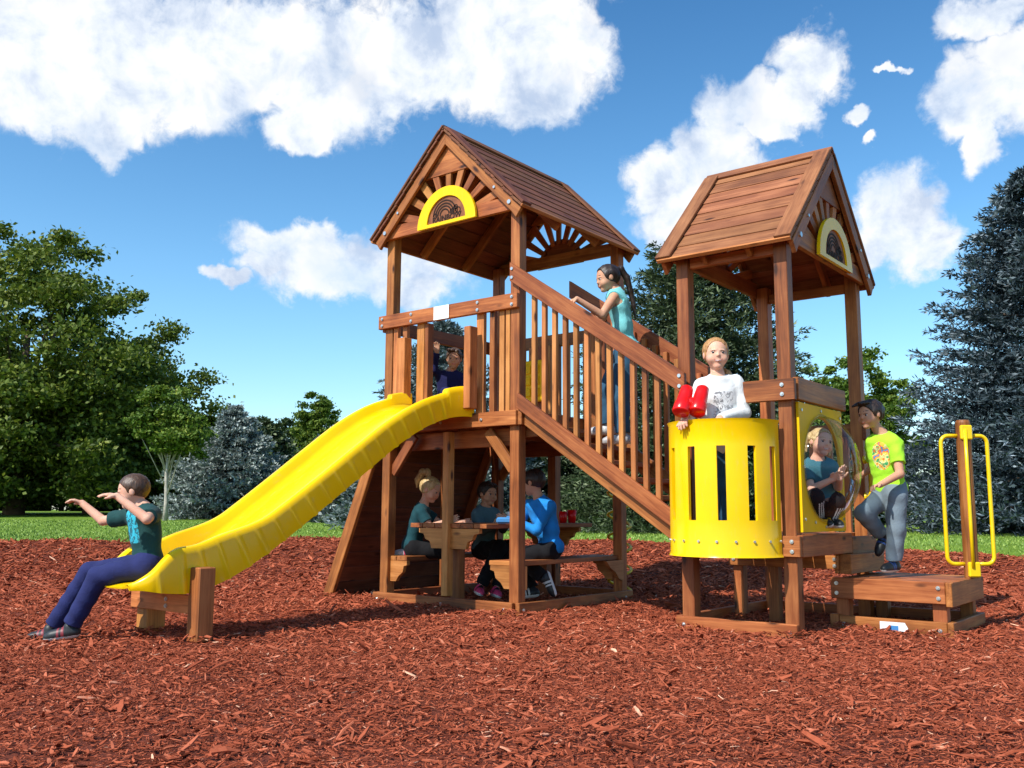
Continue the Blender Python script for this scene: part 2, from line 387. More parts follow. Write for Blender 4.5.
# deck 1
DK = 1.53
bx('deck_beam', -W1-.04, .0, -e-.002, -.002, 1.415, DK-.001, PS, bolts=[(.06, .0), (.75, 0), (1.18, 0)], zs=-1)
bx('deck_beam', .002, .002+e, -.02, D1+.02, 1.415, DK-.001, PS, bolts=[(.06, .03), (.06, -.03)])
bx('deck_beam', -W1, 0, D1+.002, D1+.002+e, 1.415, DK-.001, PS)
bx('deck_beam', -W1-e-.002, -W1-.002, -.02, D1, 1.415, DK-.001, PS)
bx('joist', -W1+T, -T, .12, .16, 1.27, 1.41, PS); bx('joist', -W1+T, -T, D1-.16, D1-.12, 1.27, 1.41, PS)
bx('joist', -.76, -.72, .16, D1-.16, 1.40, 1.495, PS)
bx('joist', -T-.04, .10, .10, .14, 1.33, 1.412, PS)
def planks(name, x0, x1, y0, y1, z, t, n, along, parent, mat=WOOD, skipz=0):
    bm = bmesh.new(); cx_, cy_ = (x0+x1)/2, (y0+y1)/2
    lay = bm.faces.layers.float.new('rnd'); seen = set()
    for k in range(n):
        if along == 'x':
            w = (y1-y0)/n; c = (0, y0+w*(k+.5)-cy_, 0); s = (x1-x0, w-.007, t)
        else:
            w = (x1-x0)/n; c = (y0*0, (x0+w*(k+.5)-cx_)*-1, 0); s = (y1-y0, w-.007, t)
        bm_box(bm, c, s, None, .003); r = rnd.random()
        for f in bm.faces:
            if f.index == -1 or f not in seen:
                if f not in seen: f[lay] = r; seen.add(f)
    M = Matrix.Translation((cx_, cy_, z-t/2)) @ (Matrix.Identity(4) if along == 'x' else Matrix.Rotation(math.pi/2, 4, 'Z'))
    return link(name, bm_done(bm, name, mat), parent, M)
deck1 = planks('deck', -W1+.002, -.002, T+.003, D1-T-.003, DK, .032, 10, 'x', PS)
planks('deck', -W1+T+.003, -T-.003, .002, T, DK, .032, 1, 'x', PS)
# knee braces
def brace(p, q, zd, parent=PS): return board('knee_brace', p, q, .085, .036, zd, parent)
brace((-.34, .045, 1.39), (-.085, .045, 1.08), (0, 1, 0)); brace((-W1+.34, .045, 1.39), (-W1+.085, .045, 1.08), (0, 1, 0))
brace((-.045, D1-.34, 1.39), (-.045, D1-.085, 1.10), (1, 0, 0))
brace((-.34, D1-.05, 1.39), (-.085, D1-.05, 1.08), (0, 1, 0)); brace((-W1+.34, D1-.05, 1.39), (-W1+.085, D1-.05, 1.08), (0, 1, 0))

# ---------------- guard rails of the tall tower
fr = bx('guard_rail', -W1-.05, .006, -e-.002, -.002, 2.33, 2.447, PS, bolts=[(.05, .03), (.05, -.03), (.40, .03), (.40, -.03), (1.14, .03), (1.14, -.03), (1.49, .03), (1.49, -.03)], zs=-1)
prism('label_plate', [(0, 0), (.17, 0), (.17, .114), (0, .114)], (-.868, -e-.0055, 2.331), (1, 0, 0), (0, 0, 1), .003, fr, WHITE)
bl_ = bx('guard_rail', -W1-e-.002, -W1-.002, -.0, D1, 2.31, 2.43, PS)
bk = bx('guard_rail', -W1, 0, D1+.002, D1+.002+e, 2.33, 2.45, PS)
sr = bx('guard_rail', .002, .002+e, .90, D1, 2.33, 2.45, PS)
def pick(x, y, z0, z1, parent, w=.05, d=.04, mat=None, name='picket'):
    return bx(name, x-w/2, x+w/2, y-d/2, y+d/2, z0, z1, parent, mat or (WOODLT if rnd.random() < .5 else WOOD), bev=.003)
for x in (-1.355, -1.245): pick(x, .02, 1.415, 2.34, fr)
pick(-1.06, .022, 1.415, 2.46, fr, .085, .04, WOODLT, 'door_post'); pick(-.99, .035, 1.415, 2.33, fr, .04, .07, WOOD, 'door_post')
pick(-.40, .022, 1.415, 2.46, fr, .075, .04, WOODLT, 'door_post')
for x in (-.275, -.175): pick(x, .02, 1.50, 2.34, fr)
pick(-.115, .02, 1.50, 2.34, fr, .04)
bx('slide_block', -1.205, -1.115, -.13, -.043, 1.70, 2.205, fr, WOODLT); bx('slide_block', -.452, -.385, -.135, -.043, 1.56, 2.215, fr, WOODLT)
for k in range(12): pick(-W1+.13+k*.105, D1-.02, 1.50, 2.34, bk)
for k in range(5): pick(.021, .98+k*.1, 1.50, 2.33, sr, .04, .05)
# yellow activity panel at the back
bm = bmesh.new(); bm_box(bm, (0, 0, 0), (.34, .03, .40), None, .01)
for i in range(3):
    for j in range(3): bm_box(bm, (-.10+.10*i, -.02, -.11+.11*j), (.07, .014, .08), None, .006)
link('activity_panel', bm_done(bm, 'activity_panel', YELP), PS, Matrix.Translation((-1.02, D1-.09, 2.0)))

# ---------------- roofs
def roof(along, cx, cy, half, len0, len1, ze, za, parent=PS, mat=WOODDK, nrow=9):
    """gable roof: ridge along axis 'y' or 'x'. (cx or cy) = ridge coordinate; len0..len1 range along ridge"""
    bm = bmesh.new(); lay = bm.faces.layers.float.new('rnd'); seen = set()
    sl_ = math.hypot(half, za-ze); ang = math.atan2(za-ze, half); L_ = len1-len0
    def rest(r):
        for f in bm.faces:
            if f not in seen: f[lay] = r; seen.add(f)
    for sgn in (1, -1):
        # local: x = along ridge, y = across, z = up (origin at ridge top centre)
        R_ = Matrix.Rotation(-sgn*ang, 4, 'X')
        w = sl_/nrow
        for k in range(nrow):
            c = sgn*(w*(k+.5)); Mx = R_ @ Matrix.Translation((0, c, -.016)) @ Matrix.Rotation(sgn*.055, 4, 'X')
            bm_box(bm, (0, 0, 0), (L_-.004, w+.012, .020), Mx, .002); rest(rnd.random())
    # ridge caps
    for sgn in (1, -1):
        R_ = Matrix.Rotation(-sgn*ang, 4, 'X') @ Matrix.Translation((0, sgn*.04, .007+.002*sgn)); bm_box(bm, (0, 0, 0), (L_+.012, .085, .016), R_, .002); rest(rnd.random())
    C_ = Vector((cx, (len0+len1)/2, za)) if along == 'y' else Vector(((len0+len1)/2, cy, za))
    M = Matrix.Translation(C_) @ (Matrix.Rotation(math.pi/2, 4, 'Z') if along == 'y' else Matrix.Identity(4))
    ro = link('roof', bm_done(bm, 'roof', mat), parent, M)
    # trim boards lying on the slopes at both ends, rafters underneath, eave boards
    for sgn in (1, -1):
        for end in (0, 1):
            u = (-L_/2+.05) if end == 0 else (L_/2-.05)
            a = M @ Matrix.Rotation(-sgn*ang, 4, 'X') @ Vector((u, sgn*.05, .012)); b = M @ Matrix.Rotation(-sgn*ang, 4, 'X') @ Vector((u, sgn*(sl_+.004), .012))
            nz = (M.to_3x3() @ (Matrix.Rotation(-sgn*ang, 3, 'X') @ Vector((0, 0, 1))))
            board('trim_board', a, b, .115, .022, nz, ro, mat)
        for u in (-L_/6, L_/6):
            q = M @ Matrix.Rotation(-sgn*ang, 4, 'X')
            board('rafter', q @ Vector((u, sgn*.04, -.075)), q @ Vector((u, sgn*(sl_-.03), -.075)), .085, .036, M.to_3x3() @ Vector((1, 0, 0)), ro, WOOD)
        q = M @ Matrix.Rotation(-sgn*ang, 4, 'X')
        board('eave_board', q @ Vector((-L_/2, sgn*(sl_+.004), -.012)), q @ Vector((L_/2, sgn*(sl_+.004), -.012)), .03, .016, M.to_3x3() @ (Matrix.Rotation(-sgn*ang, 3, 'X') @ Vector((0, 1, 0))), ro, WOODLT)
    return ro

def text_mesh(txt, size):
    cu = bpy.data.curves.new('t', 'FONT'); cu.body = txt; cu.size = size; cu.align_x = 'CENTER'; cu.extrude = .002; cu.offset = .0015
    o = bpy.data.objects.new('t', cu); COL.objects.link(o)
    dg = bpy.context.evaluated_depsgraph_get(); me = bpy.data.meshes.new_from_object(o.evaluated_get(dg))
    bpy.data.objects.remove(o); return me

def gable(O, U, Nn, half, ze, za, span, ro, sign, su):
    """gable end. O = point on the ridge line foot (u=0) z=0 in plane; U across, Nn outward.
    inside plane pieces: tie beam, rays, apex panel, inner fascia"""
    O, U, Nn = Vector(O), Vector(U), Vector(Nn); Z = Vector((0, 0, 1))
    if U.cross(Z).dot(Nn) < 0: U = -U          # so that U x Z = Nn
    slope = (za-ze)/half; ang = math.atan(slope)
    def zroof(u): return za-.035-abs(u)*slope   # underside of the roof
    zt = ze+.01                                 # tie beam bottom
    hh = span/2
    # fascia boards on the gable plane, bolted at their feet
    for s in (1, -1):
        fw_ = .082/math.cos(ang)
        p = [(0, zroof(0)), (s*(half-.03), zroof(half-.03)), (s*(half-.03-.055), zroof(half-.03)-fw_*.62), (s*(half-.13), zroof(half-.13)-fw_), (0, zroof(0)-fw_)]
        if s < 0: p = p[::-1]
        p = p[::-1] if s > 0 else p
        f_ = prism('fascia_board', p, O+Nn*.046, U, Z, .03, ro, [WOOD, METAL], grain=-s*ang, bev=.003)
        bm = bmesh.new(); bm_cyl(bm, O+Nn*.08+U*(s*(hh-.045))+Z*(zt+.05), Nn, .018, .012, 10, 0); bm_cyl(bm, O+Nn*.08+U*(s*(hh-.20))+Z*(zroof(hh-.20)-.06), Nn, .012, .01, 8, 0)
        add_bolts(f_, bm)
    # tie beam
    prism('tie_beam', [(-hh, zt), (hh, zt), (hh, zt+.115), (-hh, zt+.115)], O+Nn*.002, U, Z, .036, ro, WOOD, bev=.003)
    # apex panel
    za_ = zroof(0)-.02; d = .34
    prism('apex_panel', [(-d/slope, za_-d), (d/slope, za_-d), (0, za_)], O+Nn*.003, U, Z, .034, ro, WOOD, grain=0)
    # sun rays
    c = (0, zt+.02); r0 = .20
    for k in range(9):
        a = math.radians(90+(k-4)*18.5); dx, dz = math.cos(a), math.sin(a)
        # run out to the fascia
        tmax = (za-.09-c[1])/(dz+abs(dx)*slope)
        w = .038
        tq = tmax
        p = [(c[0]+dx*r0+dz*w*.6, c[1]+dz*r0-dx*w*.6), (c[0]+dx*tq+dz*w, c[1]+dz*tq-dx*w), (c[0]+dx*tq-dz*w, c[1]+dz*tq+dx*w), (c[0]+dx*r0-dz*w*.6, c[1]+dz*r0+dx*w*.6)]
        prism('sun_ray', p, O+Nn*.004+Nn*(.001*(k % 2)), U, Z, .026, ro, WOODLT if k % 3 == 0 else WOOD, grain=a, bev=.002)
    # half round board in the middle
    n = 28
    def arc(r, z0=0): return [(su+r*math.cos(math.pi*i/n), zt+z0+r*math.sin(math.pi*i/n)) for i in range(n+1)]
    if sign:
        R0, R1 = .325, .215
        prism('sun_board', arc(.30), O+Nn*.04, U, Z, .012, ro, DARKW)
        bm = bmesh.new(); ou, inn = arc(R0), arc(R1, .028)
        def ring(y):
            return [bm.verts.new(O+U*u+Z*v+Nn*y) for u, v in ou], [bm.verts.new(O+U*u+Z*v+Nn*y) for u, v in inn]
        a0, b0 = ring(.054); a1, b1 = ring(.078)
        for i in range(n):
            bm.faces.new((a1[i], a1[i+1], b1[i+1], b1[i])); bm.faces.new((a0[i+1], a0[i], b0[i], b0[i+1]))
            bm.faces.new((a0[i], a0[i+1], a1[i+1], a1[i])); bm.faces.new((b0[i+1], b0[i], b1[i], b1[i+1]))
        for q in ((a1[0], b1[0], b1[n], a1[n]), (a0[n], b0[n], b0[0], a0[0]), (a0[0], a1[0], a1[n], a0[n]), (b1[0], b0[0], b0[n], b1[n])): bm.faces.new(q)
        bmesh.ops.recalc_face_normals(bm, faces=bm.faces)
        link('sun_emblem', bm_done(bm, 'sun_emblem', YEL), ro)
        prism('emblem_board', [(u, v) for u, v in arc(R1+.004, .027)], O+Nn*.052, U, Z, .012, ro, DARKW)
        # carved rainbow, cloud and word
        bm = bmesh.new()
        def arcband(cu, cz, r, w, a0_, a1_):
            m_ = 16; vs_ = []
            for i in range(m_+1):
                a = a0_+(a1_-a0_)*i/m_
                vs_.append([bm.verts.new(O+U*(su+cu+rr_*math.cos(a))+Z*(cz+rr_*math.sin(a))+Nn*yy) for rr_ in (r-w/2, r+w/2) for yy in (.0641, .067)])
            for i in range(m_):
                A_, B_ = vs_[i], vs_[i+1]
                bm.faces.new((A_[1], A_[3], B_[3], B_[1])); bm.faces.new((A_[0], A_[1], B_[1], B_[0])); bm.faces.new((A_[2], B_[2], B_[3], A_[3]))
        for r in (.125, .100, .076, .05): arcband(-.025, zt+.085, r, .012, 0.05, math.pi-.05)
        for (cu, cz, r) in ((.09, zt+.105, .030), (.125, zt+.10, .024), (.06, zt+.10, .022), (.10, zt+.13, .018), (-.13, zt+.095, .018)): arcband(cu, cz, r, .009, 0, 2*math.pi)
        me = text_mesh('RAINBOW', .068)
        Mt = Matrix(((U.x, 0, Nn.x, 0), (U.y, 0, Nn.y, 0), (0, 1, 0, 0), (0, 0, 0, 1))); Mt.translation = O+U*su+Nn*.0655+Z*(zt+.036)
        me.transform(Mt); bm.from_mesh(me)
        link('lettering', bm_done(bm, 'lettering', INK), ro)
    else:
        prism('sun_board', arc(.27), O+Nn*.04, U, Z, .014, ro, WOOD)

r1 = roof('y', -.745, 0, .845, -.10, 1.66, 3.13, 3.975)
gable((-.7415, .0, 0), (1, 0, 0), (0, -1, 0), .845, 3.115, 3.975, W1, r1, True, .022)
gable((-.7415, D1, 0), (1, 0, 0), (0, 1, 0), .845, 3.115, 3.975, W1, r1, False, 0)
r2 = roof('x', 0, RY, .835, 1.24, 2.20, 2.495, 3.34, nrow=8, mat=WOODBR)
gable((X2b, RY, 0), (0, 1, 0), (1, 0, 0), .835, 2.48, 3.34, D2, r2, True, 0)
gable((X2, RY, 0), (0, 1, 0), (-1, 0, 0), .835, 2.48, 3.34, D2, r2, False, 0)
# side plates carrying the roof slopes
for y in (Y2+.002, Y2b-.087): bx('roof_plate', X2+T+.003, X2b-T-.003, y+.02, y+.065, 2.43, 2.50, PS)

# ---------------- stairs
SL = -.6745; sa = math.atan(SL)
def slant(name, x0, x1, z0, drop, y, th, parent, mat=WOOD, bolts=()):
    p = [(x0, z0+SL*x0-drop), (x1, z0+SL*x1-drop), (x1, z0+SL*x1), (x0, z0+SL*x0)]
    o = prism(name, p, (0, y, 0), (1, 0, 0), (0, 0, 1), th, parent, mat, grain=sa, bev=.003)   # U x V = -Y
    if bolts:
        bm = bmesh.new()
        for (bx_, bz_) in bolts:
            bm_cyl(bm, (bx_, y-th-.003, z0+SL*bx_-bz_), (0, 1, 0), .013, .01, 10)
        add_bolts(o, bm)
    return o
ST = slant('staircase', .004, 1.327, 1.665, .118, -.002, .036, PS)
slant('stringer', .045, 1.327, 1.60, .155, .045, .036, ST, WOOD)
slant('stringer', .045, 1.327, 1.62, .17, .86, .036, ST, WOOD)
slant('handrail', -.07, 1.43, 2.652, .150, -.002, .036, ST, WOOD, bolts=[(-.045, .04), (-.045, .11), (1.395, .04), (1.395, .11)])
slant('handrail', -.13, 1.16, 2.652, .150, .90, .036, ST, WOOD)
for k in range(12):
    x = .135+k*.0965
    for y in (.019, .845):
        bx('baluster', x-.019, x+.019, y-.017, y+.017, 1.60+SL*x, 2.56+SL*x, ST, WOODLT if y < .5 else WOOD, bev=.003)
for k in range(1, 7):
    x = .02+k*.193-.09
    bx('tread', x-.02, x+.18, .05, .82, DK-.13*k-.036, DK-.13*k, ST, WOOD)
    
# ---------------- low tower: deck, rails, barrel, bubble
D2Z = .62
planks('deck', X2+T+.003, X2b-T-.003, Y2+.003, Y2b-.003, D2Z, .032, 7, 'y', PS)
bx('deck_beam', X2-.02, X2b+.036, Y2-e-.002, Y2-.002, .49, .618, PS, bolts=[(.05, .03), (.05, -.03), (.80, .03), (.80, -.03)], zs=-1)
bx('deck_beam', X2b+.002, X2b+.002+e, Y2+.0, .965, .488, .622, PS)
bx('deck_beam', X2b+.002, X2b+.002+e, .97, Y2b, .478, .60, PS)
bx('deck_beam', X2-e-.002, X2-.002, Y2, Y2b, .49, .618, PS)
bx('deck_beam', X2, X2b, Y2b+.002, Y2b+e, .49, .618, PS)
bx('base_beam', X2-.03, X2b, Y2-e-.002, Y2-.002, -.02, .085, PS, bolts=[(.06, 0), (.78, 0)], zs=-1)
bx('base_beam', X2-e-.002, X2-.002, Y2, Y2b, -.02, .085, PS)
bx('base_beam', X2, X2b, Y2b+.002, Y2b+e, -.02, .085, PS)
bx('rail', X2+T+.002, X2b+.036, Y2-e-.002, Y2-.002, 1.462, 1.60, PS, bolts=[(.66, .03), (.66, -.03)], zs=-1)
bx('rail', X2b+.002, X2b+.002+e, Y2+.02, .955, 1.468, 1.612, PS)
rb = bx('rail', X2, X2b, Y2b+.002, Y2b+e, 1.325, 1.43, PS)
for k in range(5): pick(X2+.14+k*.125, Y2b-.02, .60, 1.33, rb)
bx('rail', X2b+.002, X2b+.03, 1.40, 1.50, 1.30, 1.40, PS)

# half barrel of yellow plastic
BC = Vector((1.690, .016)); BR = .362
bm = bmesh.new()
slots = [-40, -10, 21, 51, 77]; hw = math.degrees(.027/BR)
angs = sorted(set([-90+180*i/60 for i in range(61)]+[s+q for s in slots for q in (-hw, hw)]))
zs_ = [.488, .510, .712, 1.168, 1.315, 1.336]
def isslot(a, z): return any(abs(a-s) < hw-.01 for s in slots) and .712 < z < 1.168
gridv = {}
def bv(i, j, r):
    k = (i, j, r)
    if k not in gridv:
        a = math.radians(angs[i]); rad = BR + (0 if r else -.022) + (.010 if j in (0, 5) else .0)*(1 if r else 0)
        gridv[k] = bm.verts.new((BC.x+rad*math.sin(a), BC.y-rad*math.cos(a), zs_[j]))
    return gridv[k]
cells = {(i, j) for i in range(len(angs)-1) for j in range(5) if not isslot((angs[i]+angs[i+1])/2, (zs_[j]+zs_[j+1])/2)}
for (i, j) in cells:
    bm.faces.new((bv(i, j, 1), bv(i+1, j, 1), bv(i+1, j+1, 1), bv(i, j+1, 1)))
    bm.faces.new((bv(i, j, 0), bv(i, j+1, 0), bv(i+1, j+1, 0), bv(i+1, j, 0)))
    for (di, dj, A, B) in ((-1, 0, (i, j), (i, j+1)), (1, 0, (i+1, j), (i+1, j+1)), (0, -1, (i, j), (i+1, j)), (0, 1, (i, j+1), (i+1, j+1))):
        if (i+di, j+dj) not in cells:
            bm.faces.new((bv(*A, 1), bv(*B, 1), bv(*B, 0), bv(*A, 0)))
bmesh.ops.recalc_face_normals(bm, faces=bm.faces)
for e_ in bm.edges:
    if len(e_.link_faces) == 2 and e_.calc_face_angle() > .6: e_.smooth = False
barrel = link('curved_panel', bm_done(bm, 'curved_panel', YEL, smooth=True), PS)
me = barrel.data
bm = bmesh.new()
for a in range(-75, 90, 18):
    r = math.radians(a); bm_cyl(bm, (BC.x+(BR+.004)*math.sin(r), BC.y-(BR+.004)*math.cos(r), .585), (math.sin(r), -math.cos(r), 0), .008, .010, 8)
add_bolts(barrel, bm)
pl = [(BC.x+(BR-.026)*math.sin(math.radians(a)), BC.y-(BR-.026)*math.cos(math.radians(a))) for a in range(-90, 91, 10)]
prism('barrel_floor', pl, (0, 0, D2Z-.05), (1, 0, 0), (0, 1, 0), .03, barrel, WOOD)

# bubble panel
PB = Vector((X2b+.004, .515, 1.05)); RB = .335
bm = bmesh.new(); n = 48; y0, y1, z0, z1 = .12, .905, .64, 1.458
circ, rec = [], []
for i in range(n):
    a = 2*math.pi*i/n; dy, dz = math.cos(a), math.sin(a)
    circ.append((PB.y+RB*dy, PB.z+RB*dz))
    t = min(((y1 if dy > 0 else y0)-PB.y)/dy if abs(dy) > 1e-6 else 9, ((z1 if dz > 0 else z0)-PB.z)/dz if abs(dz) > 1e-6 else 9)
    rec.append([PB.y+t*dy, PB.z+t*dz])
for cyy in (y0, y1):
    for czz in (z0, z1):
        i = min(range(n), key=lambda i: (rec[i][0]-cyy)**2+(rec[i][1]-czz)**2); rec[i] = [cyy, czz]
def lay_(x): return [bm.verts.new((x, *c)) for c in circ], [bm.verts.new((x, *c)) for c in rec]
ca, ra_ = lay_(X2b+.003); cb, rb_ = lay_(X2b+.022)
for i in range(n):
    j = (i+1) % n
    bm.faces.new((ca[i], ra_[i], ra_[j], ca[j])); bm.faces.new((cb[i], cb[j], rb_[j], rb_[i]))
    bm.faces.new((ca[i], ca[j], cb[j], cb[i])); bm.faces.new((ra_[i], rb_[i], rb_[j], ra_[j]))
bmesh.ops.recalc_face_normals(bm, faces=bm.faces)
bub = link('bubble_panel', bm_done(bm, 'bubble_panel', YELP), PS)
gm, gnt, gbs = mat_new('clear_plastic')
tr = N(gnt, 'ShaderNodeBsdfTransparent'); tr.inputs[0].default_value = (.93, .95, .96, 1); gl = N(gnt, 'ShaderNodeBsdfGlossy', Roughness=.04); frn = N(gnt, 'ShaderNodeFresnel', IOR=1.42)
gg = N(gnt, 'ShaderNodeNewGeometry'); lw = N(gnt, 'ShaderNodeLayerWeight', Blend=.35)
ms = N(gnt, 'ShaderNodeMixShader'); gnt.links.new(mth(gnt, 'ADD', mth(gnt, 'MULTIPLY', frn.outputs[0], .5), mth(gnt, 'MULTIPLY', mth(gnt, 'POWER', lw.outputs['Facing'], 4.), .15), True), ms.inputs[0]); gnt.links.new(tr.outputs[0], ms.inputs[1]); gnt.links.new(gl.outputs[0], ms.inputs[2])
gnt.links.new(ms.outputs[0], gnt.nodes['Material Output'].inputs['Surface'])
V_, F_ = [], []; nr, na = 16, 48
for i in range(nr+1):
    ph = math.pi/2*i/nr; r = (RB+.012)*math.cos(ph) if i < nr else 0.0005; x = X2b+.024+.22*math.sin(ph)**1.0
    for k in range(na):
        a = 2*math.pi*k/na; V_.append((x, PB.y+r*math.cos(a), PB.z+r*math.sin(a)))
for i in range(nr):
    for k in range(na): F_.append((i*na+k, i*na+(k+1) % na, (i+1)*na+(k+1) % na, (i+1)*na+k))
link('bubble_window', new_mesh_np('bubble_window', V_, F_, gm, smooth=True), bub)
rim = [(X2b+.027, PB.y+(RB+.016)*math.cos(2*math.pi*k/48), PB.z+(RB+.016)*math.sin(2*math.pi*k/48)) for k in range(48)]
V_, F_ = tube_mesh('rim', rim, .009, None, 8, closed=True)
link('window_rim', new_mesh_np('window_rim', V_, F_, gm, smooth=True), bub)
bm = bmesh.new()
for (yy, zz) in ((.16, 1.41), (.5, 1.43), (.86, 1.41), (.16, .72), (.33, .70), (.52, .67), (.70, .70), (.86, .72), (.17, 1.05)): bm_cyl(bm, (X2b+.025, yy, zz), (1, 0, 0), .010, .008, 8)
add_bolts(bub, bm)
# yellow grab handle on the rear post
hp = [(2.145, 1.40, 1.14), (2.175, 1.385, 1.135), (2.185, 1.38, 1.10), (2.185, 1.38, .92), (2.175, 1.385, .885), (2.145, 1.40, .88)]
V_, F_ = tube_mesh('h', hp, [.017, .019, .017, .017, .019, .017], None, 10)
link('grab_handle', new_mesh_np('grab_handle', V_, F_, YELM, smooth=True), PS)
bm = bmesh.new(); bm_cyl(bm, (2.14, 1.40, 1.15), (1, 0, 0), .03, .016, 12); bm_cyl(bm, (2.14, 1.40, .88), (1, 0, 0), .03, .016, 12)
link('handle_mount', bm_done(bm, 'handle_mount', YELM), PS)

# ---------------- step platform
YS, XE = .752, 2.84
planks('step_platform', 2.135, XE, YS+.04, 1.60, .332, .032, 6, 'x', PS)
sp = bx('joist', X2+.01, 2.135, YS, YS+e, .385, .475, PS, bolts=[(.04, 0), (.77, .022), (.77, -.022)], zs=-1)
bx('upper_step', 2.135, 2.215, YS+.03, 1.50, .355, .485, PS, mat=WOOD); bx('upper_step', 2.10, 2.133, YS+.03, YS+.09, .355, .485, PS)
bx('joist', 2.08, XE-.04, YS, YS+e, .195, .332, PS, bolts=[(.04, .032), (.04, -.032), (.68, .032), (.68, -.032)], zs=-1)
s2 = bx('base_beam', 2.13-.0, XE-.04, YS, YS+e, -.02, .085, PS, bolts=[(.03, 0), (.63, 0)], zs=-1)
bx('base_beam', X2b-.06, 2.128, YS, YS+e, -.02, .092, PS)
lab = prism('label_plate', [(0, 0), (.155, 0), (.175, .02), (.155, .055), (0, .055)], (2.395, YS-.006, .012), (1, 0, 0), (0, 0, 1), .004, s2, WHITE)
prism('label_mark', [(0, 0), (.06, 0), (.06, .028), (0, .028)], (2.45, YS-.0105, .017), (1, 0, 0), (0, 0, 1), .002, s2, BLUEM)
bx('joist', XE-.038, XE, YS+.0, 1.62, .18, .330, PS); bx('base_beam', XE-.038, XE, YS, 1.62, -.02, .085, PS)
bx('joist', 2.14, XE-.04, 1.585, 1.62, .19, .300, PS); bx('base_beam', 2.14, XE-.04, 1.585, 1.62, -.02, .085, PS)
for (x, y) in ((2.10, YS+e+.002), (XE-.13, YS+e+.002), (XE-.13, 1.49), (2.14, 1.49)): bx('leg', x, x+.085, y, y+.085, 0, .298, PS)
for (x, y) in ((1.36, YS+e+.002), (1.62, YS+.042)): bx('leg', x, x+.075, y, y+.075, 0, .44, PS)
# balance post with two yellow loops
bm = bmesh.new()
bm_cyl(bm, (0, 0, .5225), (0, 0, 1), .047, 1.045, 18); bm_cyl(bm, (0, 0, 1.054), (0, 0, 1), .047, .018, 18, r2=.040)
me = bm_done(bm, 'handle_post', WOOD)
me.transform(Matrix.Rotation(math.pi/2, 4, 'Y'))
PX, PY = 2.835, 1.325
hpst = link('handle_post', me, PS, Matrix.Translation((PX, PY, .334)) @ Matrix.Rotation(-math.pi/2, 4, 'Y'))
dR = Vector(rt); dB = Vector(-fw)
for s in (1, -1):
    pts = []
    z0, z1, w, cr = .425, 1.29, .158, .05
    base = Vector((PX, PY, 0))
    pts.append(base+dR*s*.04+Vector((0, 0, z1)))
    for k in range(7):
        a = math.pi/2*k/6; pts.append(base+dR*s*(w-cr+cr*math.sin(a))+Vector((0, 0, z1-cr+cr*math.cos(a))))
    for k in range(7):
        a = math.pi/2*k/6; pts.append(base+dR*s*(w-cr+cr*math.cos(a))+Vector((0, 0, z0+cr-cr*math.sin(a))))
    pts.append(base+dR*s*.04+Vector((0, 0, z0)))
    V_, F_ = tube_mesh('b', [tuple(p) for p in pts], .0135, None, 10)
    link('handle_bar', new_mesh_np('handle_bar', V_, F_, YELM, smooth=True), hpst)
q = Vector((PX, PY, 0))+dB*.052-dR*.012
V_, F_ = tube_mesh('b', [tuple(q+Vector((0, 0, z))) for z in (.40, .7, 1.0, 1.33)], .012, None, 10)
link('handle_bar', new_mesh_np('handle_bar', V_, F_, YELM, smooth=True), hpst)
for z in (.39, 1.31):
    bm = bmesh.new()
    MM = Matrix.Translation(Vector((PX, PY, z))+dB*.04) @ frame(dR, dB); bm_box(bm, (0, 0, 0), (.08, .10, .03), MM, .008)
    link('bracket', bm_done(bm, 'bracket', YELM), hpst)

# ---------------- picnic table and benches
def apron(cx0, cx1, y, z0, z1, parent, th=.036, cut=.11):
    a = cut
    p = [(cx0, z1), (cx0, z1-.035), (cx0+.05, z1-.045), (cx0+.07, z1-.085), (cx0+.12, z1-.105), (cx0+a+.03, z0), (cx1-a-.03, z0), (cx1-.12, z1-.105), (cx1-.07, z1-.085), (cx1-.05, z1-.045), (cx1, z1-.035), (cx1, z1)]
    return prism('bracket', p, (0, y, 0), (1, 0, 0), (0, 0, 1), th, parent, WOODLT)
tb = planks('picnic_table', -1.17, -.34, .035, 1.53, .662, .036, 6, 'y', PS)
apron(-1.07, -.42, .075, .462, .622, tb); apron(-1.07, -.42, 1.46, .462, .622, tb)
bx('table_leg', -.80, -.71, .13, .21, 0, .622, tb); bx('table_leg', -.80, -.71, 1.33, 1.41, 0, .622, tb)
b1 = planks('bench', -1.445, -1.20, .035, 1.53, .385, .036, 2, 'y', PS)
b2 = planks('bench', -.315, -.03, .10, 1.50, .385, .036, 2, 'y', PS)
def corner_bracket(x0, x1, y, z1, h, parent, flip):
    p = [(x0, z1), (x0, z1-h), (x0+(x1-x0)*.35, z1-h), (x0+(x1-x0)*.5, z1-h*.75), (x0+(x1-x0)*.75, z1-h*.55), (x0+(x1-x0)*.82, z1-h*.25), (x1, z1-h*.2), (x1, z1)]
    return prism('bracket', p, (0, y, 0), (1, 0, 0), (0, 0, 1), .036, parent, WOODLT)
corner_bracket(-W1+T+.002, -1.20, .07, .348, .17, b1, 0); corner_bracket(-W1+T+.002, -1.20, 1.50, .348, .17, b1, 0)
corner_bracket(-T-.002, -.30, .07, .348, .17, b2, 1); corner_bracket(-T-.002, -.30, 1.50, .348, .17, b2, 1)
bx('bracket', -.06, -.02, .095, .14, .17, .347, b2, WOODLT)
bx('bench', -.315, -.092, .035, .097, .349, .385, PS, WOODLT)
prism('bracket', [(.0+1.2, .347), (1.47, .347), (1.47, .17), (1.40, .19), (1.34, .25), (1.26, .29)][::-1], (-.02, 0, 0), (0, 1, 0), (0, 0, 1), .036, b2, WOODLT)

